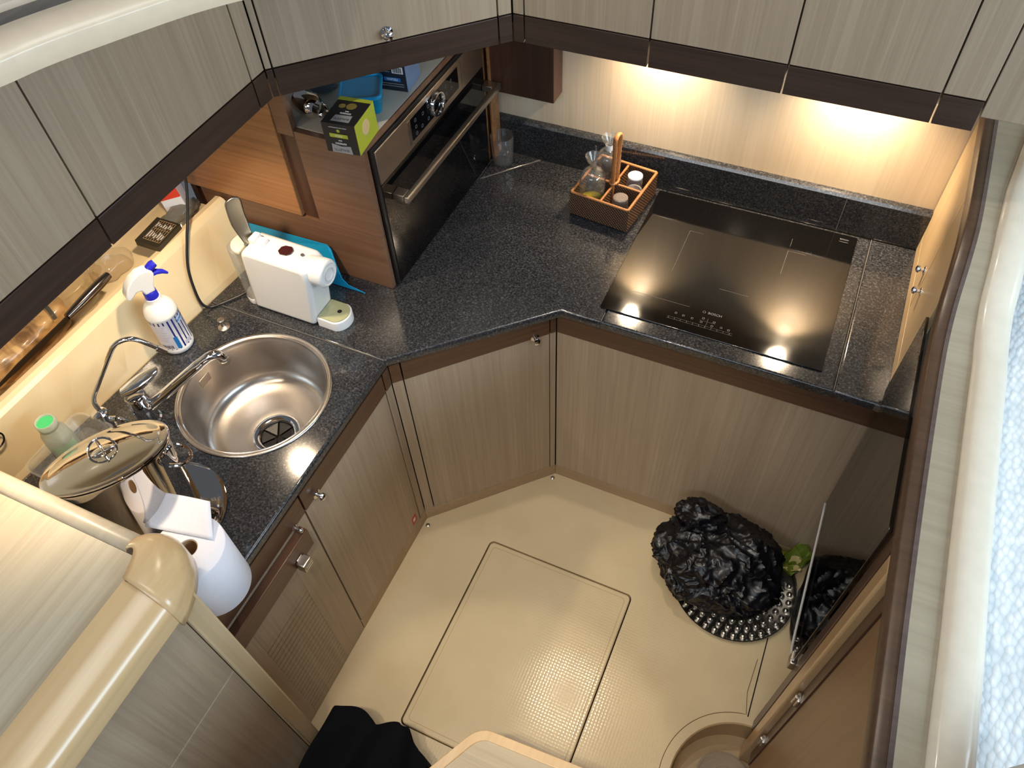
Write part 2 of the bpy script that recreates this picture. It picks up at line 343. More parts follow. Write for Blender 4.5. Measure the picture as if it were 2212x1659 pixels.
# baseboards
BASE_M = wood('baseboard_veneer', rgb(176, 152, 120), rgb(158, 134, 102), 'x', 0.45, 80)
def run(P0, ang): return Matrix.Translation(Vector((P0[0], P0[1], 0))) @ Matrix.Rotation(math.radians(ang), 4, 'Z')
M_L = run((-0.91, 0.0), 90); M_D = run((-0.91, 1.05), 45); M_R = run((-0.56, 1.40), 0)
DL = 0.35*math.sqrt(2)
struct(B().box(0.617, 1.05, 0, .016, 0, .058, .001, M=M_L).build('baseboard_left', BASE_M))
struct(B().box(0, DL, 0, .016, 0, .058, .001, M=M_D).build('baseboard_corner', BASE_M))
struct(B().box(0, 1.16, 0, .016, 0, .058, .001, M=M_R).build('baseboard_back', BASE_M))
# ================================================================== BASE CABINETS
def knob(M, parent, u, w, v=0.0, r=.0105):
    """small round chrome knob on a face; local frame u along, v inward, w up"""
    F = M @ Matrix.Translation((u, v, w)) @ Matrix.Rotation(math.radians(90), 4, 'X')
    return B().lathe([(r*1.25, 0), (r*1.25, .002), (r*.55, .004), (r*.5, .012), (r*.9, .015), (r*1.05, .019), (r*.9, .0235), (r*.5, .026), (0, .0268)], seg=20, M=F).build('knob', CHROME, parent)
def base_unit(name, label, P0, ang, u0, u1, doors, band=True, depth=.42, cat='cabinet', group='galley base cabinets'):
    M = run(P0, ang); w = M @ Vector((u0, 0, 0))
    t = thing(name, label, cat, tuple(w), math.radians(ang), group)
    B().box(u0, u1, .02, depth, .06, .70, M=M).box(u0, u1, .02, .032, .701, .882, M=M).build('body', DARKVOID, t)
    for (a, c, kind) in doors:
        g = .0016
        if kind == 'door' or kind == 'panel':
            B().box(a+g, c-g, 0, .0195, .0605, .786, .0012, M=M).build('door' if kind == 'door' else 'panel', VEN_Z, t)
        bnd = B().box(a+g, c-g, -.002, .0195, .787, .862, .0015, M=M).box(a+g, c-g, .003, .0195, .8622, .8815, .002, M=M).build('band', MOCHA, t)
    return t, M
t, M = base_unit('base_cabinet', 'beige oak base cabinet under the sink with a plain door beside the red sticker', (-0.91, 0), 90, .618, 1.016, [(.618, 1.016, 'door')])
knob(M, t, .668, .79); st = B().box(.972, .998, -.0008, 0, .085, .128, M=M).build('sticker', plain('red_sticker', rgb(196, 62, 44), .5), t)
B().box(.978, .991, -.0011, -.0006, .097, .116, M=M).build('sticker_symbol', PRINTW, st)
t, M = base_unit('corner_post', 'slim beige veneer filler at the left inner corner of the base cabinets', (-0.91, 0), 90, 1.018, 1.05, [(1.018, 1.05, 'panel')], depth=.1, cat='panel')
t, M = base_unit('base_cabinet', 'beige oak corner base cabinet set diagonally below the oven corner', (-0.91, 1.05), 45, 0.0, DL, [(.0, .034, 'panel'), (.034, .474, 'door'), (.474, DL, 'panel')], depth=.3)
B().box(-.03, DL+.03, .024, .045, .0, .882, M=M).build('corner_backing', DARKVOID, t); knob(M, t, .428, .79)
t, M = base_unit('base_cabinet', 'wide beige oak base cabinet front below the cooktop', (-0.56, 1.40), 0, 0.0, 1.14, [(0, 1.14, 'panel')])
# cabinet with louvred door nearest the steps
M = M_L; t = thing('base_cabinet', 'beige base cabinet with louvred door and dark pull-out front, nearest the steps', 'cabinet', (-0.91, .32, 0), PI/2, 'galley base cabinets')
B().box(.2685, .616, .03, .42, .06, .70, M=M).box(.2685, .616, .02, .032, .701, .882, M=M).build('body', DARKVOID, t)
d = B().box(.2685, .33, 0, .0195, .002, .786, .001, M=M).box(.512, .6145, 0, .0195, .002, .786, .001, M=M).box(.3302, .5118, 0, .0195, .552, .786, M=M).box(.3302, .5118, 0, .0195, .002, .042, M=M).build('door', VEN_Z, t)
B().box(.3302, .5118, .0035, .008, .04, .556, M=M).build('slot_shade', DARKVOID, t)  # near-black sheet painting in the shade between the slats
for i in range(20):
    z = .5505 - i*.0254
    B().box(.3302, .5118, .0003, .0022, z-.0205, z, M=M).build('slat', VEN_Z, d)
B().box(.2685, .6145, -.002, .0195, .787, .862, .0015, M=M).box(.2685, .6145, .003, .0195, .8622, .8815, .002, M=M).build('band', MOCHA, t)
pf = B().box(.2685, .582, -.026, -.001, .700, .776, .003, M=M).build('pull_out_front', MOCHA, t)
B().box(.505, .540, -.052, -.027, .695, .728, .004, M=M).box(.512, .533, -.030, -.026, .69, .733, .002, M=M).build('latch', STEEL_S, pf)
B().box(.512, .533, -.0535, -.0515, .714, .717, M=M).box(.512, .533, -.0535, -.0515, .706, .709, M=M).build('latch_slot', CHROME, pf)
knob(M, t, .568, .789, r=.007)
# ================================================================== WORKTOP
CX0, CXE = -1.53, -0.893
SINK = (-1.152, 0.807)
wt = thing('worktop', 'polished black speckled granite worktop running round the galley', 'worktop', (-0.9, 1.2, .895))
def slab(poly, holes=()): return B().prism(poly, .895, .92, holes=holes, bev=.007, bevtop=True, seg=4).build('slab', GRAN, wt, smooth=30)
SG = .0006
slab([(XB(.295)+.001, .2685), (CXE, .2685), (CXE, 1.0268), (XB(1.0268)+.001, 1.0268)], [circle(SINK[0], SINK[1], .187, 64)])
slab([(XB(1.0274)+.001, 1.0274), (CXE, 1.0274), (-0.891, 1.031), (-0.534, 1.366), (-.4205, 1.366), (-.4205, 1.962), (-.842, 1.962), (-.992, 1.796), (-.992, 1.95), (-1.6, 1.95), (-1.6, 1.262), (XB(1.25)+.001, 1.25)])
slab([(-.9915, 1.798), (-.8435, 1.962), (-.9915, 1.962)])
slab([(-.4195, 1.366), (.1895, 1.366), (.1895, 1.962), (-.4195, 1.962)])
slab([(.1905, 1.366), (.29, 1.366), (.35, 1.352), (.45, 1.35), (.55, 1.36), (.55, 1.962), (.1905, 1.962)])
def joint(a, c, w=.0011):
    a = Vector(a); c = Vector(c); d = (c-a).normalized(); n = Vector((-d.y, d.x, 0))*w/2
    bb = B(); vs = [bb.bm.verts.new(p) for p in (a-n, c-n, c+n, a+n)]; bb.bm.faces.new(vs)
    r = bmesh.ops.extrude_face_region(bb.bm, geom=bb.bm.faces[:]); bmesh.ops.translate(bb.bm, vec=(0, 0, -.02), verts=[g for g in r['geom'] if isinstance(g, bmesh.types.BMVert)])
    bb.build('joint', JOINT, wt)
joint((-1.455, 1.0271, .9202), (-.897, 1.0271, .9202)); joint((-.985, 1.8045, .9202), (-.845, 1.96, .9202)); joint((-.42, 1.369, .9202), (-.42, 1.405, .9202)); joint((.19, 1.369, .9202), (.19, 1.96, .9202))
def upst(x0, x1): B().prism([(1.962, .9205), (1.962, 1.036), (1.967, 1.044), (1.975, 1.046), (1.984, 1.046), (1.984, .9205)], x0, x1, M=Matrix(((0, 0, 1, 0), (1, 0, 0, 0), (0, 1, 0, 0), (0, 0, 0, 1)))).build('upstand', GRAN, wt)
upst(-.992, .0875); upst(.0885, .309)
B().box(.0872, .0888, 1.9605, 1.964, .921, 1.04).build('joint', JOINT, wt)
# grey substrate strip under the front edge
es = B(); es.box(.2685, 1.046, -.004, .03, .8825, .8945, M=M_L); es.box(0, DL, -.004, .03, .8825, .8945, M=M_D); es.box(0, 1.1, -.004, .03, .8825, .8945, M=M_R)
es.build('edge_strip', SUBST, wt)
# ================================================================== OVERHEAD CABINETS
def over_unit(name, label, P0, ang, segs, depth=.34, kn=None, top=1.88, body=True, cat='cabinet', back=False):
    M = run(P0, ang); u0, u1 = segs[0][0], segs[-1][1]; w = M @ Vector((u0, 0, 1.525))
    t = thing(name, label, cat, tuple(w), math.radians(ang), 'overhead cabinets')
    if body: B().box(u0+.0015, u1-.0015, .022, depth, 1.556, top, M=M).build('body', VEN_Z, t)
    for a, c, nm in segs:
        d = B().box(a+.0018, c-.0018, 0, .021, 1.5915, top, .001, M=M).build(nm, VEN_Z, t)
        B().box(a+.0018, c-.0018, -.001, .022, 1.525, 1.5885, .001, M=M).build('band', WENGE, d)
    if back: B().box(u0-.03, u1+.03, .026, .05, 1.556, top, M=M).build('corner_backing', DARKVOID, t)
    if kn: knob(M, t, kn[0], kn[1], 0, .011)
    return t
PL, PD, PR = (-1.16, 0), (-1.16, 1.196), (-.756, 1.60)
over_unit('overhead_cabinet', 'grey oak overhead cabinet with dark lower band at the far left, cut by the frame', PL, 90, [(.10, .679, 'door')])
over_unit('overhead_cabinet', 'grey oak overhead cabinet above the sink and spray bottle', PL, 90, [(.679, 1.150, 'door')])
over_unit('overhead_corner_post', 'narrow oak filler strip between the sink-side and diagonal overhead cabinets', PL, 90, [(1.150, 1.196, 'panel')], depth=.05, cat='panel')
over_unit('overhead_cabinet', 'diagonal corner overhead cabinet with a round chrome knob above the oven', PD, 45, [(0, .017, 'panel'), (.017, .536, 'door'), (.536, .571, 'panel')], kn=(.276, 1.613), depth=.2, back=True)
over_unit('overhead_cabinet', 'overhead cabinet door next to the corner, above the dark wooden box', PR, 0, [(0, .029, 'panel'), (.029, .328, 'door')])
over_unit('overhead_cabinet', 'middle overhead cabinet door above the cooktop and rattan caddy', PR, 0, [(.328, .626, 'door')])
over_unit('overhead_cabinet', 'right overhead cabinet door above the brightest patch of lit wall', PR, 0, [(.626, .925, 'door')])
over_unit('overhead_cabinet', 'short overhead end panel with dark band at the far right of the row', PR, 0, [(.925, 1.005, 'panel')])
# plain end panel right of the overhead row
tag(B().box(.2505, .62, 1.602, 1.66, 1.556, 1.9, .002).build('end_panel', VEN_Z), 'brownish grey oak panel closing the overhead row at the top right corner', 'panel')
# ================================================================== CONSOLE LEDGE (upper left)
led = smoothpath([(-1.20, .36, 1.932), (-1.135, .50, 1.932), (-1.087, .608, 1.932), (-1.062, .678, 1.932), (-1.019, .763, 1.932), (-.961, .867, 1.932), (-.906, .94, 1.932), (-.83, 1.02, 1.932), (-.72, 1.10, 1.932)], 6)
t = thing('console_ledge', 'curved cream ledge with rounded maple-coloured trim and grey channel at the upper left', 'ledge', (-1.1, .6, 1.86))
tr = [(-.088 + .088*(0.5-0.5*math.cos(PI*i/10)), .016*math.sin(PI*i/10)) for i in range(11)] + [(-.002, -.03), (-.02, -.038), (-.086, -.038)]
B().sweep(tr, led).build('trim', plain('cream_trim', rgb(226, 208, 180), .3, coat=.2), t, smooth=60)
B().sweep([(-.136, .002), (-.0885, .002), (-.0885, -.035), (-.136, -.035)], led).build('channel', wood('grey_channel', rgb(112, 108, 102), rgb(88, 84, 80), 'y', .6, 60), t)
B().sweep([(-.5, .012), (-.1365, .012), (-.1365, -.035), (-.5, -.035)], led).build('top_panel', plain('cream_top', rgb(232, 218, 196), .35), t)
# ================================================================== LEFT BULKHEAD (foreground)
t = thing('bulkhead', 'pale oak bulkhead end with rounded maple trim in the lower left foreground', 'bulkhead', (-.9, .0, 0))
B().box(-2.0, -.895, -.9, .262, .0, 1.222).build('top_panel', VEN_Y, t)
def quarter(): return [(0, 0)] + [(.092*math.sin(a), -.05 + .05*math.cos(a) + .006) for a in [PI/2*i/8 for i in range(9)]] + [(.092, -.075), (0, -.075)]
ptrim = quarter()
B().sweep(ptrim, [(-.894, -.9, 1.222), (-.894, -.3, 1.222), (-.894, .2175, 1.222)]).build('nosing', MAPLE_Y, t, smooth=50)
B().sweep([(-.002, .004), (.010, .010), (.024, .008), (.036, -.002), (.042, -.018), (.043, -.06), (-.002, -.06)], [(-.925, .2625, 1.222), (-2.0, .2625, 1.222)][::-1] ).build('back_trim', GREYWOOD, t, smooth=50) if False else None
bt = B(); prf = [(0, 0), (.004, .007), (.018, .010), (.032, .004), (.040, -.010), (.042, -.055), (0, -.055)]
bt.sweep([(-u, w) for u, w in prf], [(-2.0, .2625, 1.222), (-.93, .2625, 1.222)]); bt.build('back_trim', GREYWOOD, t, smooth=50)
# rounded corner piece of the trim: a swollen quarter-torus
def cornerpt(u, v):
    a = math.radians(-6 + 102*u)                 # round from +X face to +Y face
    ro = .094*(1-u) + .048*u
    q = PI*0.5*v*1.15
    r = ro*math.sin(min(q, PI/2)) + .004
    z = 1.222 - .05 + .062*math.cos(min(q, PI/2)) - max(0, q - PI/2)*.16
    cx = -.897 - .03*u; cy = .219 + .045*u*(1-u)*2 + .042*u
    return (cx + r*math.cos(a), cy + r*math.sin(a), z)
B().grid(cornerpt, 20, 16).build('corner_cap', MAPLE_Y, t, smooth=80, solid=.006)
B().box(-.925, -.812, .2225, .267, 0, 1.150, .006).build('edge_post', MAPLE_Z if False else wood('pale_post', rgb(208, 186, 150), rgb(190, 166, 128), 'z', .35, 60), t)
B().box(-.895, -.818, -.9, .2205, .826, 1.150, .001).build('upper_board', VEN_Z, t)
B().box(-.895, -.818, -.9, .2205, .0, .8225, .001).build('lower_board', VEN_Z, t)
B().box(-.895, -.8195, -.9, .2205, .8225, .826).build('inlay', plain('pale_inlay', rgb(234, 224, 200), .4), t)
# ================================================================== RIGHT SIDE: locker, coaming, posts
LX = .3105
t = thing('wall_locker', 'pale tan locker with two doors and chrome knobs at the right end of the worktop', 'locker', (.32, 1.65, .921), PI/2)
B().box(LX+.012, .327, 1.46, 1.982, .921, 1.30).build('body', VEN_Z, t)
LOCK = wood('locker_veneer', rgb(214, 188, 146), rgb(200, 172, 130), 'z', .4, 90)
def ld(y0, y1, z0, z1, nm='door'): return B().box(LX, LX+.011, y0, y1, z0, z1, .001).build(nm, LOCK, t)
ld(1.41, 1.980, .9215, .972, 'rail')
YZ = Matrix(((0, 0, 1, 0), (1, 0, 0, 0), (0, 1, 0, 0), (0, 0, 0, 1)))
d1 = B().prism([(1.668, .9745), (1.980, .9745), (1.980, 1.340), (1.75, 1.329), (1.668, 1.324)], LX, LX+.011, bev=.001, M=YZ).build('door', LOCK, t)
d2 = B().prism([(1.41, .9745), (1.664, .9745), (1.664, 1.3235), (1.6, 1.318), (1.52, 1.304), (1.45, 1.273), (1.41, 1.252)], LX, LX+.011, bev=.001, M=YZ).build('door', LOCK, t)
Mk = Matrix.Translation((LX, 0, 0)) @ Matrix.Rotation(-PI/2, 4, 'Z')
for (dd, y) in ((d1, 1.705), (d2, 1.625)):
    F = Matrix.Translation((LX, y, 1.07)) @ Matrix.Rotation(-PI/2, 4, 'Y')
    B().lathe([(.011, 0), (.011, .002), (.005, .004), (.005, .010), (.0095, .014), (.009, .019), (.004, .022), (0, .0222)], seg=18, M=F).build('knob', CHROME, dd)
# coaming
t = thing('coaming', 'long dark-edged coaming with grey oak ledge and cream rounded nosing along the right side', 'coaming', (.36, 1.0, 1.2), PI/2)
inn = [(-.6, 1.30), (.0, 1.27), (.42, 1.245), (.6, 1.228), (.8, 1.213), (1.0, 1.206), (1.2, 1.206), (1.3, 1.215), (1.38, 1.240), (1.45, 1.278), (1.52, 1.308), (1.6, 1.322), (1.75, 1.332), (2.02, 1.345)]
inn = [(p.x, p.y) for p in smoothpath([(y, z, 0) for y, z in inn], 4)]
lout = [(-.6, .370), (.3, .375), (.475, .378), (.633, .383), (1.0, .386), (1.25, .386), (1.40, .374), (1.54, .368), (1.654, .372), (1.718, .380), (1.92, .405), (2.02, .418)]
def lx(y):
    for (a, xa), (c, xc) in zip(lout[:-1], lout[1:]):
        if a <= y <= c: return xa + (xc-xa)*(y-a)/(c-a)
    return lout[-1][1]
CB = wood('coaming_band', rgb(98, 76, 60), rgb(76, 58, 46), 'y', .35, 60)
B().sweep([(0, 0), (0, .038), (.003, .041), (.022, .041), (.022, 0)], [(.308, y, z) for y, z in inn]).build('inner_band', CB, t, smooth=50)
B().sweep([(0, -.002), (0, .043), (.0078, .043), (.0078, -.002)], [(.3302, y, z) for y, z in inn]).build('edge_seam', wood('seam_grey', rgb(110, 96, 90), rgb(84, 72, 68), 'y', .4, 60), t, smooth=50)
bb = B(); rows = [[bb.bm.verts.new(p) for p in ((.3382, y, z), (.3382, y, z+.0425), (lx(y), y, z+.0425), (lx(y), y, z))] for y, z in inn]
for a_, c_ in zip(rows[:-1], rows[1:]):
    for k in range(4): bb.bm.faces.new((a_[k], a_[(k+1) % 4], c_[(k+1) % 4], c_[k]))
bb.bm.faces.new(rows[0]); bb.bm.faces.new(rows[-1]); bb.build('ledge', wood('grey_oak_ledge', rgb(178, 168, 146), rgb(158, 147, 126), 'y', .4, 50), t)
np_ = [(0, -.05), (0, .0), (.004, .008), (.014, .013), (.03, .013), (.05, .010), (.064, .002), (.070, -.012), (.071, -.05)]
B().sweep(np_, [(lx(y)+.0005, y, z+.041) for y, z in inn]).build('nosing', plain('cream_nosing', rgb(232, 222, 202), .28, coat=.3), t, smooth=50)
# saloon carpet beyond the coaming
cpt, nt, b = newmat('woven_carpet'); N = nt.nodes; L = nt.links
tc = N.new('ShaderNodeTexCoord'); mp = N.new('ShaderNodeMapping'); mp.inputs['Scale'].default_value = (95, 60, 60); mp.inputs['Rotation'].default_value = (0, 0, .5); L.new(tc.outputs['Object'], mp.inputs[0])
vo = N.new('ShaderNodeTexVoronoi'); vo.inputs['Scale'].default_value = 1.0; vo.inputs['Randomness'].default_value = .55; L.new(mp.outputs[0], vo.inputs['Vector'])
cr = N.new('ShaderNodeValToRGB'); cr.color_ramp.elements[0].position = .2; cr.color_ramp.elements[0].color = rgb(246, 248, 250); cr.color_ramp.elements[1].position = .8; cr.color_ramp.elements[1].color = rgb(206, 216, 222)
L.new(vo.outputs['Distance'], cr.inputs[0]); L.new(cr.outputs[0], b.inputs['Base Color']); b.inputs['Roughness'].default_value = .9
bp = N.new('ShaderNodeBump'); bp.inputs['Strength'].default_value = .45; bp.inputs['Distance'].default_value = .006; bp.invert = True; L.new(vo.outputs['Distance'], bp.inputs['Height']); L.new(bp.outputs[0], b.inputs['Normal'])
tag(B().box(.452, 1.8, -.6, 2.4, 1.175, 1.195).build('carpet', cpt), 'bright bluish white woven carpet at the right edge', 'carpet')
tag(B().sweep([(0, 0), (.004, .012), (.02, .016), (.036, .012), (.040, 0), (.040, -.06), (0, -.06)], [(.37, .395, 1.34), (.42, .43, 1.34), (.58, .55, 1.34)]).sweep([(.041, .008), (.25, .008), (.25, -.06), (.041, -.06)], [(.37, .395, 1.34), (.42, .43, 1.34), (.58, .55, 1.34)]).build('sill', VEN_X, smooth=50), 'pale oak sill corner at the bottom right edge of the frame', 'sill')
# posts and side door below the coaming
tag(B().box(.309, .338, .802, .838, .0, 1.209, .003).build('door_post', WALNUT_D), 'dark walnut upright between the smoked panel and the pale jamb', 'post')
tag(B().box(.308, .344, .752, .796, -.13, 1.214, .006, 3).build('door_jamb', MAPLE_Z), 'pale maple upright jamb crossing the lower right floor corner', 'post')
t = thing('side_door', 'plain tan veneer door below the coaming at the lower right', 'door', (.33, .5, 0), PI/2)
B().box(.330, .352, -.6, .715, -.02, 1.199).build('leaf', TAN_Z, t)
B().box(.326, .340, .716, .750, -.02, 1.199).build('stile', WALNUT_D, t)
for z in (.18, .56):
    B().box(.318, .328, .722, .746, z-.02, z+.02, .003).lathe([(0, -.024), (.005, -.023), (.005, .023), (0, .024)], (.317, .733, z), 12).build('hinge', STEEL, t)
# smoked screen
SMK = thinglass('smoked_acrylic', (.36, .34, .33, 1), 1.45)
t = thing('smoked_screen', 'smoked grey acrylic screen with a bright lower edge hanging beside the bin bag', 'screen', (.306, 1.1, .44), PI/2)
scr = [(1.362, .445), (1.362, .93), (1.40, .94), (1.40, 1.203), (.842, 1.203), (.842, .52), (.86, .475), (.90, .448), (.93, .445)]
B().prism([(a, c) for a, c in scr], .3005, .3075, bev=.001, M=Matrix(((0, 0, 1, 0), (1, 0, 0, 0), (0, 1, 0, 0), (0, 0, 0, 1)))).build('pane', SMK, t)
B().tube([(.3005, 1.36, .444), (.3005, 1.15, .444), (.3005, .93, .444), (.3005, .9, .447), (.3005, .868, .467), (.3005, .845, .51)], .0032, 8).build('edge_glint', plain('painted_glint', rgb(200, 200, 198), .12, spec=.8), t)  # pale bead paints in the light caught along the acrylic edge
B().box(.296, .313, .838, .872, .46, .50, .003).build('bracket', STEEL_S, t)
# step
t = thing('step', 'oak step tread with pale rounded nosing at the bottom centre', 'step', (-.2, .3, .0))
tread = smoothpath([(-.50, .13), (-.405, .325), (-.372, .378), (-.340, .401), (-.300, .405), (-.112, .416), (.02, .424)][0:7], 6) if False else None
tp = [(-.52, .095)] + [(x, y) for x, y in [(-.372, .372), (-.362, .386), (-.350, .396), (-.336, .403), (-.322, .4055)]] + [(.10, .43), (.10, -.2), (-.52, -.2)]
ti = [(-.497, .09)] + [(x, y) for x, y in [(-.355, .356), (-.347, .367), (-.338, .375), (-.328, .380), (-.318, .382)]] + [(.098, .404), (.098, -.198), (-.497, -.198)]
B().prism(tp, .41, .452, holes=[ti], bev=.006, bevtop=True).build('nosing', MAPLE_Y, t)
B().prism([(x*1.0, y) for x, y in ti], .40, .449).build('tread', VEN_X, t)
B().prism([(-.48, .06), (-.35, .345), (-.32, .36), (.09, .38), (.09, -.19), (-.48, -.19)], .0, .405).build('riser', VEN_Z, t)
# ================================================================== SINK
t = thing('sink', 'round stainless steel sink set in the granite with dark waste outlet', 'sink', (SINK[0], SINK[1], .74))
bb = B(); prof = [(.1995, .001), (.199, .0035), (.1955, .0048), (.190, .0035), (.187, .001), (.1865, .0015), (.184, .002), (.1825, -.002), (.181, -.012), (.176, -.10), (.172, -.125), (.163, -.143), (.148, -.154), (.12, -.160), (.085, -.1625), (.050, -.1645), (.046, -.166), (.0445, -.170), (.0435, -.20)]
bb.lathe(prof, (0, 0, 0), 72)
for v in bb.bm.verts:
    r = math.hypot(v.co.x, v.co.y); w = max(0, min(1, (.16-r)/.09)); v.co.x += .022*w + SINK[0]; v.co.y += -.010*w + SINK[1]; v.co.z += .92
bb.build('basin', STEEL, t, smooth=60)
dc = (SINK[0]+.022, SINK[1]-.010)
dr = B().lathe([(.064, -.1632), (.0635, -.1612), (.060, -.1605), (.052, -.1612), (.047, -.163), (.0445, -.168), (.0435, -.185)], (dc[0], dc[1], .92), 48).build('waste_ring', CHROME, t)
bb = B(); RUB = plain('black_rubber', rgb(18, 18, 19), .4)
for k in range(6):
    a0 = k*PI/3 + .06; a1 = (k+1)*PI/3 - .06; n0 = []
    vs = [bb.bm.verts.new((dc[0] + .006*math.cos((a0+a1)/2), dc[1] + .006*math.sin((a0+a1)/2), .742))] + [bb.bm.verts.new((dc[0] + .043*math.cos(a0+(a1-a0)*i/5), dc[1] + .043*math.sin(a0+(a1-a0)*i/5), .748)) for i in range(6)]
    bb.bm.faces.new(vs)
bb.build('splash_guard', RUB, dr, solid=.002)
B().lathe([(.0434, -.187), (0, -.187)], (dc[0], dc[1], .92), 24).build('waste_bore', DARKVOID, dr)
F = frame((SINK[0]-.1785, SINK[1]+.012, .878), (0, -1, 0), (-.05, 0, 1))
of = B().prism(rrect(-.026, .026, -.013, .013, .003), -.001, .0025, bev=.0008, M=F).build('overflow_plate', STEEL_S, t)
for i in range(5):
    if i == 2: continue
    B().prism(rrect(-.003, .003, -.008, .008, .0028, 3), .0022, .0034, M=F @ Matrix.Translation(((i-2)*.0095, 0, 0))).build('slot', DARKVOID, of)
# sink plug pull
t = thing('sink_plug_knob', 'small steel mushroom knob on the granite behind the sink', 'knob', (-1.364, .962, .92))
B().lathe([(.0165, 0), (.0165, .0015), (.014, .004), (.007, .007), (.0055, .010), (.0055, .022), (.006, .024), (.0095, .026), (.0098, .029), (.008, .031), (0, .0315)], (-1.364, .962, .9201), 28).build('pull', STEEL_S, t)
# ================================================================== TAPS
t = thing('mixer_tap', 'chrome single-lever mixer tap with long spout over the sink', 'tap', (-1.346, .636, .92))
b0 = (-1.346, .636)
B().lathe([(.030, 0), (.030, .004), (.026, .008), (.0255, .045), (.027, .050), (.027, .074), (.0255, .078), (.0255, .094), (.022, .100), (0, .102)], (b0[0], b0[1], .9201), 36).build('body', CHROME, t)
sp = smoothpath([(-1.336, .645, .966), (-1.30, .677, .995), (-1.24, .731, 1.048), (-1.205, .761, 1.078), (-1.192, .773, 1.086), (-1.182, .782, 1.084), (-1.177, .787, 1.072), (-1.176, .788, 1.058)], 6)
B().tube(sp, [.0135]*16 + [.0118]*(len(sp)-16), 16).build('spout', CHROME, t)
B().lathe([(.011, 0), (.0125, .001), (.0125, .012), (.011, .013)], (-1.176, .788, 1.05), 20).build('aerator', STEEL_S, t)
def lever(u, v):
    s = u*.100 - .022; a = 2*PI*v
    w = .021*math.sin(PI*(.12 + .80*u))**.7 + .002; h = .013*math.sin(PI*(.1 + .82*u))**.8 + .0015
    d = Vector((.70, .71, 0)); n = Vector((-.71, .70, 0))
    base = Vector((b0[0], b0[1], 1.040)) + d*s + Vector((0, 0, .040*u**1.3))
    return base + n*w*math.cos(a) + Vector((0, 0, h*math.sin(a)))
bb = B(); bb.grid(lambda u, v: lever(v, u), 24, 18, True); bb.build('lever', CHROME, t, smooth=80)
t = thing('filter_tap', 'slim chrome gooseneck water tap beside the cream wall', 'tap', (-1.425, .573, .92))
B().lathe([(.019, 0), (.019, .003), (.0155, .006), (.0155, .05), (.019, .054), (.0195, .062), (.017, .066), (.006, .068), (0, .068)], (-1.423, .575, .9201), 28).build('body', CHROME, t)
gp = smoothpath([(-1.421, .579, .985), (-1.420, .580, 1.018), (-1.413, .586, 1.042), (-1.398, .599, 1.07), (-1.345, .645, 1.165), (-1.330, .658, 1.187), (-1.312, .674, 1.196), (-1.294, .690, 1.188), (-1.270, .711, 1.146)], 6)
B().tube(gp, .0058, 12).build('spout', CHROME, t)
B().tube([(-1.272, .709, 1.150), (-1.262, .718, 1.130)], .0085, 16).build('nozzle', CHROME, t)
B().tube([(-1.413, .582, .955), (-1.396, .590, .955)], .0075, 12).tube([(-1.396, .590, .955), (-1.388, .594, .950), (-1.378, .598, .938)], [.005, .0065, .005], 10).build('lever', CHROME, t)
# ================================================================== SPRAY BOTTLE
sbx, sby = -1.441, .866; BLUE = plain('blue_plastic', rgb(36, 38, 178), .3, var=.01)
t = thing('spray_bottle', 'white cleaning spray bottle with blue trigger, nozzle and blue label', 'bottle', (sbx, sby, .92))
B().lathe([(0, 0), (.037, 0), (.0405, .004), (.0415, .010), (.0415, .016), (.0405, .018), (.0405, .124), (.0418, .126), (.0415, .132), (.037, .150), (.028, .163), (.022, .168), (.0205, .171), (.0195, .178), (.0195, .182), (.013, .184), (0, .184)], (sbx, sby, .9201), 48).build('body', WHITEPL, t, smooth=50)
B().lathe([(.0165, .180), (.0172, .181), (.0165, .203), (.0150, .205), (0, .205)], (sbx, sby, .92), 32).build('collar', BLUE, t)
d = Vector((.42, .91, 0)).normalized(); F = frame((sbx, sby, .92), d, (0, 0, 1))
hp = [(-.013, .204), (.013, .204), (.0155, .222), (.0245, .240), (.028, .252), (.026, .262), (.016, .270), (-.004, .272), (-.026, .263), (-.044, .246), (-.055, .226), (-.057, .214), (-.050, .2105), (-.040, .2155), (-.028, .224), (-.018, .222)]
B().prism(hp, -.0145, .0145, bev=.006, seg=3, M=F).build('spray_head', WHITEPL, t, smooth=60)
B().tube([F @ Vector((.024, .262, 0)), F @ Vector((.036, .268, 0)), F @ Vector((.043, .270, 0))], [.0105, .011, .0095], 14).build('nozzle', BLUE, t)
B().tube([F @ Vector((.020, .246, 0)), F @ Vector((.036, .244, 0)), F @ Vector((.050, .236, 0)), F @ Vector((.060, .224, 0))], [.0075, .0065, .005, .0025], 10, flat=1.2).build('trigger', BLUE, t)
def cpatch(name, m, a0, a1, z0, z1, r, parent, cx=sbx, cy=sby, n=14):
    bb = B(); bb.grid(lambda u, v: (cx + r*math.cos(math.radians(a0+(a1-a0)*u)), cy + r*math.sin(math.radians(a0+(a1-a0)*u)), z0+(z1-z0)*v), n, 2); return bb.build(name, m, parent, smooth=60)
NAVY = plain('navy_label', rgb(34, 32, 120), .35); LBL = plain('label_white', rgb(214, 210, 220), .5); CYAN = plain('label_cyan', rgb(40, 120, 190), .35)
lab = cpatch('label', NAVY, -150, 70, .94, 1.043, .0407, t)
cpatch('label_text_panel', LBL, -118, -42, .9425, 1.032, .0409, lab); cpatch('label_stripe', CYAN, -41, -26, .9425, .985, .0409, lab); cpatch('label_splash', plain('label_glow', rgb(170, 205, 235), .4), 2, 34, 1.018, 1.036, .0409, lab); cpatch('label_box', LBL, -8, 24, .944, .957, .0409, lab)
for i in range(9): cpatch('print_line', PRINTG, -108, -50 - (i % 3)*6, 1.026 - i*.0065, 1.0268 - i*.0065, .0411, lab)
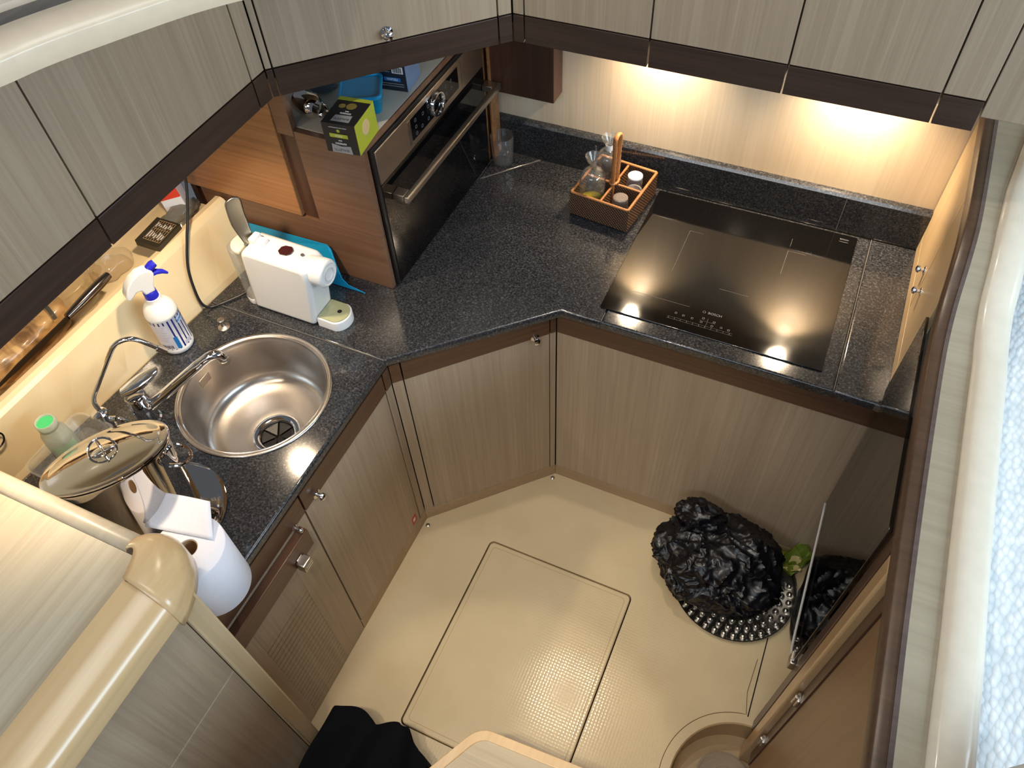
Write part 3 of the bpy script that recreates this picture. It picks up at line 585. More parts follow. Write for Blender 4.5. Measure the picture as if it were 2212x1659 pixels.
for i in range(6): cpatch('print_line', PRINTG, -12, 26 - (i % 2)*8, 1.009 - i*.0055, 1.0096 - i*.0055, .0411, lab)
for i in range(9): cpatch('barcode_bar', BLACKPL, -98 + i*5, -96 + i*5 + (i % 3)*.6, .946, .958, .0411, lab, n=2)
textmesh('label_name', 'QUASAR', .0085, Matrix.Translation((0, 0, 1.027)), NAVY, lab, .0002, wrap=(sbx, sby, .0413, math.radians(20)))
# ================================================================== COFFEE MACHINE
t = thing('coffee_machine', 'white capsule coffee machine with raised grey lever on the granite', 'coffee machine', (-1.22, 1.11, .92))
Y0, Y1 = 1.058, 1.148
RX = Matrix(((1, 0, 0, 0), (0, 0, -1, 0), (0, 1, 0, 0), (0, 0, 0, 1)))    # prism xy -> world xz, extrude along -y
def sideprism(poly, y0, y1, bev=0.0, seg=3): return B().prism(poly, -y1, -y0, bev=bev, seg=seg, M=RX)
sideprism([(-1.330, .9205), (-1.128, .9205), (-1.124, .940), (-1.103, 1.085), (-1.105, 1.118), (-1.116, 1.134), (-1.290, 1.138), (-1.306, 1.128), (-1.310, 1.112)], Y0, Y1, .014, 4).build('body', WHITEPL, t, smooth=50)
B().lathe([(.0, 0), (.034, 0), (.037, .003), (.038, .020), (.0385, .055), (.034, .0605), (.030, .0615), (.029, .060), (0, .060)], seg=36, M=frame((-1.128, 1.104, 1.100), (0, 1, 0), (0, 0, 1))).build('brew_head', WHITEPL, t, smooth=40)
B().lathe([(.012, .0), (.017, .001), (.018, .004)], seg=20, M=frame((-1.069, 1.104, 1.10), (0, 1, 0), (0, 0, 1))).build('logo_ring', plain('pale_grey', rgb(196, 196, 200), .3), t)
dx = [(-1.122, 1.066)] + [(-1.075 + .033*math.cos(math.radians(a)), 1.104 + .040*math.sin(math.radians(a))) for a in range(-80, 81, 16)] + [(-1.122, 1.143)]
B().prism(dx, .9205, .951, bev=.003, bevtop=True).build('drip_tray', WHITEPL, t)
ci = [(-1.120 + .0, 1.070)] + [(-1.077 + .031*math.cos(math.radians(a)), 1.104 + .036*math.sin(math.radians(a))) for a in range(-80, 81, 16)] + [(-1.120, 1.140)]
gr = B().prism(ci, .950, .9545, bev=.001, bevtop=True).build('drip_grid', plain('olive_grid', rgb(168, 168, 130), .25, coat=.4), t)
B().lathe([(.0, .9551), (.006, .9551), (.0065, .9546)], (-1.074, 1.108, 0), 16).build('drip_hole', DARKVOID, gr)
TANK = thinglass('tank_plastic', (.86, .86, .84, 1), 1.45, .08, .22, (.75, .75, .72, 1))
tk = [(-1.331, 1.066)] + [(-1.336 - .040*math.cos(math.radians(a)), 1.104 + .040*math.sin(math.radians(a))) for a in range(-85, 86, 17)] + [(-1.331, 1.143)]
B().prism(tk, .940, 1.112, bev=.003).build('water_tank', TANK, t)
B().prism([(x*1.0 + .016, y) for x, y in tk], 1.1125, 1.124, bev=.003).build('tank_lid', plain('cream_lid', rgb(232, 226, 206), .3), t)
B().prism([(x*1.0 - .0, y) for x, y in tk], .9205, .9395, bev=.002).build('tank_base', WHITEPL, t)
LV = brushed('lever_metal', rgb(168, 164, 150), .3)
def lev(u, v):
    s = v; w = .021*(1 if s < .86 else math.sqrt(max(0.0, 1 - ((s-.86)/.14)**2)))*(0.62 + .38*min(1, s*2.2))
    base = Vector((-1.297, 1.100, 1.128)).lerp(Vector((-1.306, 1.106, 1.273)), s) + Vector((-.010*math.sin(PI*s), 0, 0))
    return base + Vector((.55, .83, 0)).normalized()*w*(2*u-1)
B().grid(lev, 9, 24).build('lever', LV, t, smooth=60, solid=.006)
B().box(-1.292, -1.25, 1.090, 1.120, 1.136, 1.148, .003, M=None).box(-1.290, -1.272, 1.088, 1.122, 1.146, 1.158, .003).build('hinge_block', WHITEPL, t)
B().prism([(-1.206, 1.096), (-1.196, 1.088), (-1.178, 1.090), (-1.170, 1.098), (-1.170, 1.112), (-1.180, 1.122), (-1.198, 1.120), (-1.206, 1.112)], 1.1372, 1.1396).build('capsule_slot', plain('maroon_slot', rgb(58, 20, 22), .4), t)
for x in (-1.300, -1.140): B().lathe([(0, .0018), (.0045, .0016), (.0048, 0)], (x, 1.086 if x < -1.2 else 1.108, 1.1374), 14).build('screw_cap', plain('grey_dot', rgb(92, 86, 84), .4), t)
# mains cable
t = thing('power_cable', 'black mains cable looping from the coffee machine up the cream wall', 'cable', (-1.45, 1.02, .925))
B().tube(smoothpath([(-1.372, 1.10, .932), (-1.39, 1.075, .926), (-1.42, 1.03, .9255), (-1.442, 1.005, .926), (-1.456, .995, .945), (-1.470, 1.005, .99), (-1.486, 1.03, 1.045), (-1.496, 1.075, 1.107), (-1.505, 1.12, 1.16), (-1.515, 1.17, 1.25), (-1.52, 1.20, 1.40)], 8), .0038, 10).build('cord', plain('cable_rubber', rgb(24, 24, 28), .4), t)
# blue mat
MAT = plain('turquoise_mat', rgb(20, 148, 196), .35, var=.02)
mt = [(-1.580, 1.024), (-1.186, 1.034), (-1.176, 1.020), (-1.158, .975), (-1.142, .944), (-1.122, .931), (-1.066, .9225), (-1.30, .9225), (-1.46, .9225), (-1.52, .958)]
o = B().prism(mt, -1.254, -1.2515, M=RX).build('cutting_mat', MAT)
for v in o.data.vertices: v.co.y -= .035*max(0, (1.02 - v.co.z)/.1)*max(0, min(1, (v.co.x+1.60)/.2))
tag(o, 'turquoise flexible cutting mat leaning between the coffee machine and the oven housing', 'cutting mat')
# ================================================================== OVEN HOUSING
t = thing('oven_housing', 'walnut housing around the built-in oven with panelled side', 'cabinet', (-1.28, 1.6, .92))
B().box(-1.60, -1.002, 1.264, 1.282, .921, 1.106, .001).build('lower_board', WALNUT, t)
B().box(-1.196, -1.002, 1.264, 1.282, 1.1065, 1.386, .001).build('side_board', WALNUT, t)
B().box(-1.246, -1.197, 1.272, 1.282, 1.1065, 1.37).build('stile', WALNUT_D, t)
B().box(-1.66, -1.2465, 1.258, 1.282, 1.112, 1.553, .002).build('side_door', WALNUT_L, t)
B().box(-1.246, -1.196, 1.262, 1.282, 1.3705, 1.553, .002).build('upper_post', WALNUT, t)
B().box(-1.60, -1.002, 1.2825, 1.955, 1.368, 1.3865, .001).build('top_shelf', plain('pale_shelf', rgb(206, 200, 186), .4), t)
B().box(-1.0015, -.998, 1.266, 1.955, 1.371, 1.3865).build('shelf_lipping', WALNUT, t)
B().box(-1.66, -1.64, 1.2825, 1.955, .921, 1.553).box(-1.64, -1.002, 1.955, 1.9835, .921, 1.553).build('back_board', WALNUT_D, t)
B().box(-1.62, -1.002, 1.889, 1.953, .921, 1.367).build('far_side', WALNUT_L, t)
# ================================================================== OVEN
t = thing('oven', 'built-in compact oven with steel control strip, dial and black glass door', 'oven', (-1.1, 1.588, .921))
B().box(-1.55, -1.003, 1.288, 1.886, .922, 1.366).build('casing', BLACKPL, t)
OX = -.994
B().box(-1.002, OX, 1.2835, 1.888, 1.356, 1.3675, .001).box(-1.002, OX, 1.2835, 1.296, .9225, 1.356, .001).build('frame', BLACKPL, t)
cp = B().box(-1.002, OX+.002, 1.2965, 1.887, 1.258, 1.3555, .002).build('control_panel', STEEL_S, t)
B().box(OX+.0015, OX+.0026, 1.467, 1.732, 1.277, 1.339).build('display', BLACKGL, cp)
B().box(OX+.0018, OX+.0030, 1.448, 1.465, 1.272, 1.341, .0005).box(OX+.0018, OX+.0030, 1.748, 1.7505, 1.268, 1.345).build('display_trim', STEEL, cp)
dl = B().lathe([(.0255, .0), (.0255, .009), (.0275, .012), (.0315, .012), (.0335, .009), (.0335, 0)], seg=40, M=frame((OX+.0026, 1.600, 1.308), (0, 1, 0), (0, 0, 1))).build('dial', CHROME, cp)
B().lathe([(0, .0045), (.0254, .004), (.0254, 0)], seg=30, M=frame((OX+.0026, 1.600, 1.308), (0, 1, 0), (0, 0, 1))).build('dial_face', BLACKGL, dl)
for i, (y, z) in enumerate(((1.49, 1.325), (1.49, 1.306), (1.49, 1.287), (1.52, 1.29), (1.53, 1.32), (1.555, 1.29), (1.56, 1.322), (1.66, 1.30), (1.66, 1.322), (1.69, 1.30), (1.69, 1.322))):
    B().prism(rrect(-.0042, .0042, -.0042, .0042, .001, 2), 0, .0002, holes=[rrect(-.0032, .0032, -.0032, .0032, .0006, 2)], M=frame((OX+.0027, y, z), (0, 1, 0), (0, 0, 1))).build('symbol', PRINTG, cp)
dr = B().box(-1.002, OX+.001, 1.2965, 1.887, .9225, 1.2555, .002).build('door', BLACKGL, t)
h = B().box(OX+.034, OX+.050, 1.330, 1.902, 1.186, 1.206, .004).build('handle', STEEL_S, dr)
for y in (1.333, 1.868): B().box(OX+.0012, OX+.0345, y, y+.032, 1.186, 1.206, .002).build('handle_mount', STEEL_S, h)
tag(B().box(-.990, -.984, 1.905, 1.960, .9215, 1.50, .001).build('edge_strip', WALNUT_L), 'narrow reddish wooden strip between the oven and the granite upstand', 'trim')
# dark wooden box on the back wall
tag(B().box(-.985, -.782, 1.916, 1.9835, 1.163, 1.553, .002).build('wall_box', WALNUT_D), 'dark walnut box hanging on the back wall beside the oven', 'box')
# ================================================================== THINGS ON THE OVEN HOUSING
BLK = plain('carton_black', rgb(30, 29, 31), .4); LIME = plain('carton_lime', rgb(168, 176, 52), .45); SILV = plain('carton_silver', rgb(168, 168, 172), .3, metal=.3)
t = thing('espresso_box', 'black and lime espresso capsule carton standing upside down on the housing', 'box', (-1.03, 1.285, 1.387))
eu = Vector((.085, .010, 0)).normalized(); EM = frame((-1.0725, 1.2275, 1.3872), eu, (-eu.y, eu.x, 0)); EW, ED, EH = .084, .105, .078
B().box(0, EW, 0, ED, 0, EH, .0008, M=EM).build('carton', BLK, t)
B().box(EW, EW+.0006, .0005, ED-.0005, .0005, EH-.0005, M=EM).box(0, EW+.0006, ED-.012, ED+.0006, EH, EH+.0006, M=EM).build('side_panel', LIME, t)
FR = EM @ frame((0, -.0004, 0), (1, 0, 0), (0, 0, 1)); TP = EM @ frame((0, 0, EH+.0003), (1, 0, 0), (0, 1, 0))
def onface(Fm, u, v, rot=PI): return Fm @ Matrix.Translation((u, v, 0)) @ Matrix.Rotation(rot, 4, 'Z')
B().prism([(.014, .001), (.066, .001), (.064, .022), (.040, .019), (.016, .024)], 0, .0003, M=FR).build('silver_patch', SILV, t)
B().prism([(.020, .010), (.066, .010), (.064, .036), (.022, .034)], 0, .0003, M=TP).build('silver_patch', SILV, t)
B().prism([(.016, .042), (.062, .042), (.062, .052), (.016, .052)], 0, .0003, M=FR).lathe([(0, .0004), (.004, .0003), (.0042, 0)], (.040, .060, 0), 12, M=FR).build('lime_patch', LIME, t)
textmesh('lettering', 'BIALETTI', .0098, onface(FR, .039, .0095), BLK, t, .0004); textmesh('lettering', 'ESPRESSO', .0068, onface(FR, .040, .0265), PRINTW, t, .0003); textmesh('lettering', 'BAR', .005, onface(FR, .040, .0345), PRINTW, t, .0003)
textmesh('lettering', 'DECA', .0072, onface(FR, .039, .047), PRINTW, t, .0005); textmesh('lettering', 'CAPSULE CON MACCHINE BIALETTI', .0028, onface(FR, .040, .0685), PRINTW, t, .0003)
textmesh('lettering', 'BIALETTI', .0098, onface(TP, .043, .021), BLK, t, .0005); textmesh('lettering', 'ESPRESSO', .0065, onface(TP, .043, .043), PRINTW, t, .0004); textmesh('lettering', 'BAR', .005, onface(TP, .043, .051), PRINTW, t, .0004)
B().lathe([(0, .0005), (.012, .0004), (.0125, 0)], (.045, .072, 0), 20, M=TP).lathe([(0, .0005), (.008, .0004), (.0085, 0)], (.022, .070, 0), 20, M=TP).build('cup_print', plain('brown_print', rgb(118, 104, 50), .5), t)
B().lathe([(0, .0005), (.018, .0004), (.0185, 0)], seg=20, M=EM @ frame((EW+.0006, .05, .045), (0, 1, 0), (0, 0, 1))).build('cup_print', plain('cream_print', rgb(206, 180, 130), .5), t)
t = thing('napoli_box', 'dark blue coffee carton with NAPOLI lettering and barcode under the overhead cabinet', 'box', (-1.05, 1.57, 1.387))
NM = frame((-1.088, 1.500, 1.3872), (.99, .13, 0), (-.13, .99, 0))
B().box(0, .076, 0, .085, 0, .095, .0008, M=NM).build('carton', plain('carton_navy', rgb(32, 36, 48), .35), t)
B().box(.076, .0768, 0, .085, .0, .095, M=NM).build('side_panel', plain('carton_steelblue', rgb(104, 128, 160), .4), t)
NF = NM @ frame((0, -.0004, 0), (1, 0, 0), (0, 0, 1))
B().box(.016, .060, .026, .036, 0, .0004, M=NF).build('blue_patch', plain('sky_patch', rgb(48, 112, 178), .4), t)
textmesh('lettering', 'NAPOLI', .0085, NF @ Matrix.Translation((.038, .031, .0002)), PRINTW, t, .0005)
B().box(.040, .070, .048, .066, 0, .0004, M=NF).build('barcode_patch', PRINTW, t)
for i in range(8): B().box(.043+i*.003, .0444+i*.003+(i % 2)*.0006, .050, .064, 0, .0006, M=NF).build('barcode_bar', BLACKPL, t)
for i in range(2): B().box(.008, .068, .018-i*.006, .0205-i*.006, 0, .0004, M=NF).build('print_line', PRINTG, t)
for i in range(4): B().box(.006, .034, .05+i*.005, .0512+i*.005, 0, .0004, M=NF).build('print_line', PRINTG, t)
t = thing('storage_tub', 'translucent turquoise lidded tub behind the espresso carton', 'container', (-1.09, 1.42, 1.387))
TM = Matrix.Translation((-1.092, 1.425, 1.3872)) @ Matrix.Rotation(math.radians(28), 4, 'Z')
bb = B(); bb.prism(rrect(-.047, .047, -.05, .05, .014), 0, .040, bev=.004, M=TM); bb.build('tub', thinglass('aqua_translucent', (.35, .8, .9, 1), 1.4, .1, .45, rgb(24, 150, 190)), t)
B().prism(rrect(-.053, .053, -.056, .056, .016), .0402, .050, holes=[rrect(-.046, .046, -.049, .049, .012)], bev=.002, M=TM).prism(rrect(-.0462, .0462, -.0492, .0492, .012), .0402, .046, M=TM).build('lid', plain('aqua_lid', rgb(22, 140, 190), .3), t)
t = thing('steel_flask', 'small polished steel flask lying behind the espresso carton', 'flask', (-1.18, 1.33, 1.387))
F = frame((-1.198, 1.345, 1.4175), (0, 0, 1), (-.5, .86, 0)); F = frame((-1.215, 1.335, 1.4175), (.2, .98, 0), (0, 0, 1))
F = frame((-1.22, 1.345, 1.4185), (.25, .97, 0), (0, 0, 1))
B().lathe([(0, 0), (.028, 0), (.030, .004), (.030, .050), (.025, .058), (.018, .064), (.018, .082), (.0165, .083), (.0155, .070), (0, .066)], seg=32, M=F).build('body', SHINY, t)
t = thing('glass_jar', 'grey glass jar standing in the dark corner of the niche', 'jar', (-1.22, 1.45, 1.387))
B().lathe([(0, .003), (.036, .003), (.040, .006), (.041, .075), (.034, .09), (.032, .105), (.034, .105), (.036, .092), (.043, .077), (.043, .003), (.038, 0), (0, 0)], (-1.235, 1.46, 1.3872), 32).build('body', thinglass('smoke_glass', (.7, .76, .8, 1), 1.45, .02, .08, (.5, .55, .6, 1)), t)
t = thing('metal_cup', 'small grey metal cup lying in the back of the niche', 'cup', (-1.13, 1.56, 1.387))
F = frame((-1.165, 1.575, 1.4075), (.3, .95, 0), (0, 0, 1)) ; F = Matrix.Translation((-1.175, 1.57, 1.409)) @ Matrix.Rotation(math.radians(90), 4, 'Y') @ Matrix.Rotation(.15, 4, 'X')
B().lathe([(0, 0), (.014, 0), (.016, .002), (.0205, .055), (.0195, .055), (.0145, .004), (0, .004)], seg=28, M=F).build('body', STEEL_S, t)
# ================================================================== COOKTOP
t = thing('cooktop', 'black glass induction cooktop flush on the granite', 'cooktop', (-.143, 1.68, .92))
HM, nt, b = newmat('ceramic_glass'); N = nt.nodes; L = nt.links
b.inputs['Base Color'].default_value = rgb(12, 11, 11); b.inputs['Specular IOR Level'].default_value = .7; b.inputs['IOR'].default_value = 1.6
tc = N.new('ShaderNodeTexCoord'); nz = N.new('ShaderNodeTexNoise'); nz.inputs['Scale'].default_value = 30; nz.inputs['Detail'].default_value = 5; L.new(tc.outputs['Object'], nz.inputs['Vector'])
mr = N.new('ShaderNodeMapRange'); mr.inputs[3].default_value = .03; mr.inputs[4].default_value = .09; L.new(nz.outputs['Fac'], mr.inputs[0]); L.new(mr.outputs[0], b.inputs['Roughness'])
B().prism(rrect(-.440, .152, 1.415, 1.947, .004), .9203, .9245, bev=.0012, bevtop=True).build('glass', HM, t)
CZ = Matrix.Translation((0, 0, .9247))
def mark(x0, x1, y0, y1, m=PRINTG, nm='zone_mark'): B().box(x0, x1, y0, y1, .9245, .9247).build(nm, m, t)
PRINTD = plain('dim_print', rgb(78, 76, 76), .5, var=0)
mark(-.375, -.215, 1.5045, 1.5055, PRINTD); mark(-.301, -.3, 1.62, 1.80, PRINTD); mark(-.301, -.26, 1.80, 1.801, PRINTD); mark(-.02, -.019, 1.72, 1.82, PRINTD); mark(-.02, .03, 1.82, 1.821, PRINTD); mark(-.019, -.018, 1.84, 1.875, PRINTD); mark(-.16, -.08, 1.60, 1.601, PRINTD)
textmesh('brand_mark', 'BOSCH', .0115, Matrix.Translation((-.145, 1.501, .9246)), PRINTG, t, .0002)
B().lathe([(.0035, .0), (.0035, .0003), (.0042, .0003), (.0042, 0)], (-.174, 1.501, .9245), 20).build('brand_emblem', PRINTG, t)
textmesh('corner_print', 'BOSCH', .0075, Matrix.Translation((.118, 1.925, .9246)), PRINTG, t, .0002); mark(.105, .13, 1.914, 1.915)
mark(-.262, -.085, 1.452, 1.4526, PRINTD, 'slider_mark'); mark(-.262, -.085, 1.445, 1.4456, PRINTD, 'slider_mark')
for i in range(11): mark(-.258+i*.0165, -.2573+i*.0165, 1.4458, 1.4518, PRINTG, 'slider_tick')
for x, y in ((-.243, 1.470), (-.222, 1.468), (-.198, 1.467), (-.170, 1.478), (-.172, 1.463), (-.14, 1.474), (-.142, 1.459), (-.118, 1.462), (-.098, 1.461)):
    B().prism(rrect(-.003, .003, -.003, .003, .001, 2), .9245, .9247, holes=[rrect(-.0022, .0022, -.0022, .0022, .0006, 2)], M=Matrix.Translation((x, y, 0))).build('symbol', PRINTG, t)
mark(-.158, -.1574, 1.455, 1.482, PRINTD, 'divider_mark'); mark(-.178, -.135, 1.4685, 1.4691, PRINTD, 'divider_mark')
# ================================================================== GLASS, CADDY
t = thing('tumbler', 'clear empty glass tumbler in the corner beside the oven', 'glass', (-.962, 1.905, .92))
B().lathe([(0, .004), (.029, .004), (.0315, .007), (.0355, .098), (.0368, .099), (.0372, .098), (.0335, .004), (.031, 0), (0, 0)], (-.955, 1.908, .9203), 48).build('body', GLASS, t, smooth=40)
CU = Vector((.189, -.022, 0)).normalized(); CV = Vector((.022, .189, 0)).normalized(); CO = Vector((-.660, 1.746, .9202)); CWd, CDp, CH = .190, .205, .082
CMx = frame(CO, CU, CV)
rat, nt, b = newmat('rattan_weave'); N = nt.nodes; L = nt.links
tc = N.new('ShaderNodeTexCoord'); wv = N.new('ShaderNodeTexWave'); wv.bands_direction = 'Z'; wv.inputs['Scale'].default_value = 62; wv.inputs['Distortion'].default_value = 1.5; L.new(tc.outputs['Object'], wv.inputs['Vector'])
w2 = N.new('ShaderNodeTexWave'); w2.bands_direction = 'DIAGONAL'; w2.inputs['Scale'].default_value = 60; w2.inputs['Distortion'].default_value = .8; L.new(tc.outputs['Object'], w2.inputs['Vector'])
ml = N.new('ShaderNodeMath'); ml.operation = 'MULTIPLY'; L.new(wv.outputs['Fac'], ml.inputs[0]); L.new(w2.outputs['Fac'], ml.inputs[1])
cr = N.new('ShaderNodeValToRGB'); cr.color_ramp.elements[0].position = .05; cr.color_ramp.elements[0].color = rgb(44, 27, 16); cr.color_ramp.elements[1].position = .5; cr.color_ramp.elements[1].color = rgb(150, 106, 70); L.new(ml.outputs[0], cr.inputs[0]); L.new(cr.outputs[0], b.inputs['Base Color'])
b.inputs['Roughness'].default_value = .5; bp = N.new('ShaderNodeBump'); bp.inputs['Strength'].default_value = .9; bp.inputs['Distance'].default_value = .003; L.new(ml.outputs[0], bp.inputs['Height']); L.new(bp.outputs[0], b.inputs['Normal'])
CANE = wood('cane', rgb(172, 122, 76), rgb(136, 90, 52), 'x', .4, 60); CANE_Z = wood('cane_wrap', rgb(186, 130, 78), rgb(146, 94, 52), 'x', .4, 180)
t = thing('rattan_caddy', 'four-compartment rattan cruet caddy with tall wrapped handle', 'caddy', tuple(CO + CU*.095 + CV*.1), math.atan2(CU.y, CU.x))
W = .006
for (x0, x1, y0, y1) in ((0, CWd, 0, W), (0, CWd, CDp-W, CDp), (0, W, W, CDp-W), (CWd-W, CWd, W, CDp-W)):
    B().box(x0, x1, y0, y1, .004, CH, M=CMx).build('side', rat, t)
B().box(CWd/2-.003, CWd/2+.003, W, CDp-W, .006, CH-.006, M=CMx).build('divider', rat, t); B().box(W, CWd-W, CDp/2-.003, CDp/2+.003, .006, CH-.006, M=CMx).build('divider', rat, t)
B().box(W, CWd-W, W, CDp-W, 0, .005, M=CMx).build('base', rat, t)
def cane(a, c, r=.0048):
    n = 22; bb = B(); A = Vector(a); Cc = Vector(c)
    pts = [CMx @ A.lerp(Cc, i/(n*2)) for i in range(n*2+1)]
    bb.tube(pts, [r*(1.0 if i % 2 else .86) for i in range(len(pts))], 8); return bb.build('rim', CANE, t, smooth=70)
e = .003
for a, c in (((e, e, CH), (CWd-e, e, CH)), ((CWd-e, e, CH), (CWd-e, CDp-e, CH)), ((CWd-e, CDp-e, CH), (e, CDp-e, CH)), ((e, CDp-e, CH), (e, e, CH))): cane(a, c)
cane((CWd/2, e, CH-.005), (CWd/2, CDp-e, CH-.005), .004); cane((e, CDp/2, CH-.005), (CWd-e, CDp/2, CH-.005), .004)
hx, hy = CWd/2, CDp/2
hp = [(hx, hy-.012, .01), (hx, hy-.012, .10), (hx, hy-.013, .19), (hx, hy-.015, .225), (hx, hy-.008, .241), (hx, hy+.008, .241), (hx, hy+.015, .225), (hx, hy+.013, .19), (hx, hy+.012, .10), (hx, hy+.012, .01)]
pts = [CMx @ p for p in smoothpath(hp, 10)]
B().tube(pts, [.0062 if i % 2 else .0054 for i in range(len(pts))], 10, flat=1.5).build('handle', CANE_Z, t, smooth=70)
B().tube([CMx @ Vector((hx + .011*math.cos(a), hy + .02*math.sin(a), .087)) for a in [2*PI*i/20 for i in range(20)]], .004, 8, closed=True).build('handle_binding', CANE, t)
def cellpos(fu, fv): return CO + CU*CWd*fu + CV*CDp*fv
def cruet(label, fu, fv, oil, word):
    p = cellpos(fu, fv); z0 = p.z + .0055
    t = thing('oil_cruet', label, 'cruet', (p.x, p.y, z0), 0, 'cruets in the rattan caddy')
    B().lathe([(0, .003), (.034, .003), (.0365, .006), (.037, .055), (.037, .105), (.034, .121), (.026, .133), (.014, .141), (.0085, .144), (.0078, .157), (.0095, .162), (.0175, .172), (.0228, .186), (.0242, .1875), (.0246, .186), (.019, .170), (.0108, .1605), (.0098, .156), (.0105, .145), (.016, .1425), (.028, .1345), (.036, .122), (.0388, .106), (.0388, .004), (.036, 0), (0, 0)], (p.x, p.y, z0), 44).build('bottle', GLASS, t, smooth=50)
    B().tube([(p.x+.004, p.y, z0+.145), (p.x+.006, p.y+.001, z0+.188), (p.x+.004, p.y+.003, z0+.218)], [.0035, .003, .0022], 10).build('pourer', GLASS, t)
    if oil: B().lathe([(0, .0035), (.0335, .0035), (.036, .0065), (.0365, .033), (0, .033)], (p.x, p.y, z0), 40).build('oil', thinglass('olive_oil', (.62, .56, .06, 1), 1.4, .0, .8, rgb(168, 156, 22)), t)
    if word: textmesh('lettering', word, .0135, Matrix.Translation((0, 0, z0 + .045)), PRINTW, t, .0003, wrap=(p.x, p.y, .0391, math.radians(-33)))
    else: B().lathe([(.0112, .1425), (.0116, .143), (.0116, .160), (.0112, .1605)], (p.x, p.y, z0), 24).build('ground_collar', WHITE_M, t)
cruet('glass oil cruet with green oil and EXTRA lettering in the caddy', .25, .25, True, 'EXTRA')
cruet('empty glass cruet behind the oil cruet, half hidden by the handle', .25, .75, False, None)
def shaker(label, fu, fv, fill, cap, hh):
    p = cellpos(fu, fv); z0 = p.z + .0055
    t = thing('shaker', label, 'shaker', (p.x, p.y, z0), 0, 'shakers in the rattan caddy')
    B().lathe([(0, .002), (.025, .002), (.0265, .004), (.0225, hh-.005), (.0212, hh-.0005), (0, hh)], (p.x, p.y, z0), 36).build('glass', CLEARPL, t, smooth=40)
    B().lathe([(0, hh+.002), (.019, hh+.0018), (.0222, hh-.0005), (.0226, hh-.0045)], (p.x, p.y, z0), 36).build('top', cap, t)
    if fill: B().lathe([(0, .0032), (.0235, .0032), (.025, .006), (.0238, fill), (0, fill)], (p.x, p.y, z0), 32).build('salt', WHITE_M, t)
shaker('white-topped glass shaker with salt in the rear right caddy cell', .74, .73, .034, WHITEPL, .086)
shaker('nearly empty clear shaker in the front right caddy cell', .74, .25, 0, thinglass('shaker_cap', (.8, .78, .76, 1), 1.45, .1, .4, rgb(150, 140, 134)), .074)
# ================================================================== POT, PLATE, PAPER, SOAP
pn = Vector((-.327, .266, .907)).normalized(); pc = Vector((-1.170, .429, 1.146))
pu = Vector((.80, .60, 0)); pu = (pu - pn*pu.dot(pn)).normalized(); pv = pn.cross(pu); PM = Matrix((pu, pv, pn)).transposed().to_4x4(); PM.translation = pc
t = thing('stockpot', 'polished steel stockpot leaning back with a mirror lid beside the sink', 'pot', (-1.1, .40, .925))
B().lathe([(0, -.178), (.115, -.178), (.122, -.174), (.125, -.166), (.125, -.010), (.128, -.004), (.128, -.001), (.1235, -.001), (.1225, -.160), (0, -.165)], seg=64, M=PM).build('body', SHINY, t, smooth=50)
ld_ = B().lathe([(.118, -.002), (.1275, .000), (.1310, .004), (.1310, .007), (.127, .009), (.119, .0075), (.112, .010), (.08, .0145), (.04, .018), (0, .019)], seg=64, M=PM).build('lid', SHINY, t, smooth=40)
for k in range(2):
    a = k*PI/2 + .5; q = Vector((math.cos(a), math.sin(a), 0))
    B().tube([PM @ (q*(.027*math.cos(th)) + Vector((0, 0, .0185 + .030*math.sin(th)))) for th in [PI*i/14 for i in range(15)]], .0026, 8).build('lid_handle', CHROME, ld_)
B().lathe([(.0, .026), (.010, .025), (.021, .0215), (.024, .019)], seg=28, M=PM).build('handle_plate', CHROME, ld_)
for s in (-1, 1):
    pts = [PM @ Vector((s*(.124 + .030*math.sin(PI*i/14)), .042*math.cos(PI*i/14), -.035 - .018*math.sin(PI*i/14))) for i in range(15)]
    B().tube(pts, .0045, 10).build('side_handle', CHROME, t)
t = thing('steel_plate', 'shallow steel plate under the leaning stockpot', 'plate', (-1.13, .43, .92))
B().lathe([(0, .0015), (.095, .0015), (.115, .005), (.132, .009), (.1335, .0105), (.132, .011), (.114, .0065), (.094, .003), (0, .003)], (-1.125, .44, .9203), 56).build('dish', SHINY, t)
RX0, RY0, RR = -.916, .344, .074
t = thing('paper_roll', 'large white kitchen paper roll standing on the worktop end', 'paper roll', (RX0, RY0, .92))
PAP = plain('paper', rgb(232, 232, 240), .85, var=.01, bump=.25, bscale=260)
B().lathe([(.020, .003), (RR-.002, .001), (RR, .003), (RR, .172), (RR-.002, .174), (.020, .1745), (.0195, .17), (.0195, .005)], (RX0, RY0, .9203), 56).build('roll', PAP, t, smooth=50)
B().lathe([(.0195, .003), (.0195, .173), (.018, .173), (.018, .003)], (RX0, RY0, .9203), 24).build('core', plain('cardboard', rgb(170, 140, 104), .8), t)
A, B_, C_, D_ = Vector((-1.085, .412, 1.100)), Vector((-.925, .440, 1.118)), Vector((-.878, .378, 1.097)), Vector((-1.025, .348, 1.097))
bb = B(); bb.grid(lambda u, v: A.lerp(B_, u).lerp(D_.lerp(C_, u), v) + Vector((0, 0, .006*math.sin(PI*u)*(1-v))), 12, 10); bb.build('loose_sheet', PAP, t, smooth=60, solid=.0006)
t = thing('soap_bottle', 'squat clear dish soap bottle with a bright green cap by the cream wall', 'bottle', (-1.44, .474, .922))
B().lathe([(0, 0), (.026, 0), (.030, .004), (.031, .03), (.032, .075), (.029, .105), (.021, .124), (.0205, .13), (0, .131)], (-1.44, .474, .9245), 32, M=None).build('body', thinglass('soap_body', (.86, .92, .88, 1), 1.45, .1, .5, rgb(206, 214, 206)), t)
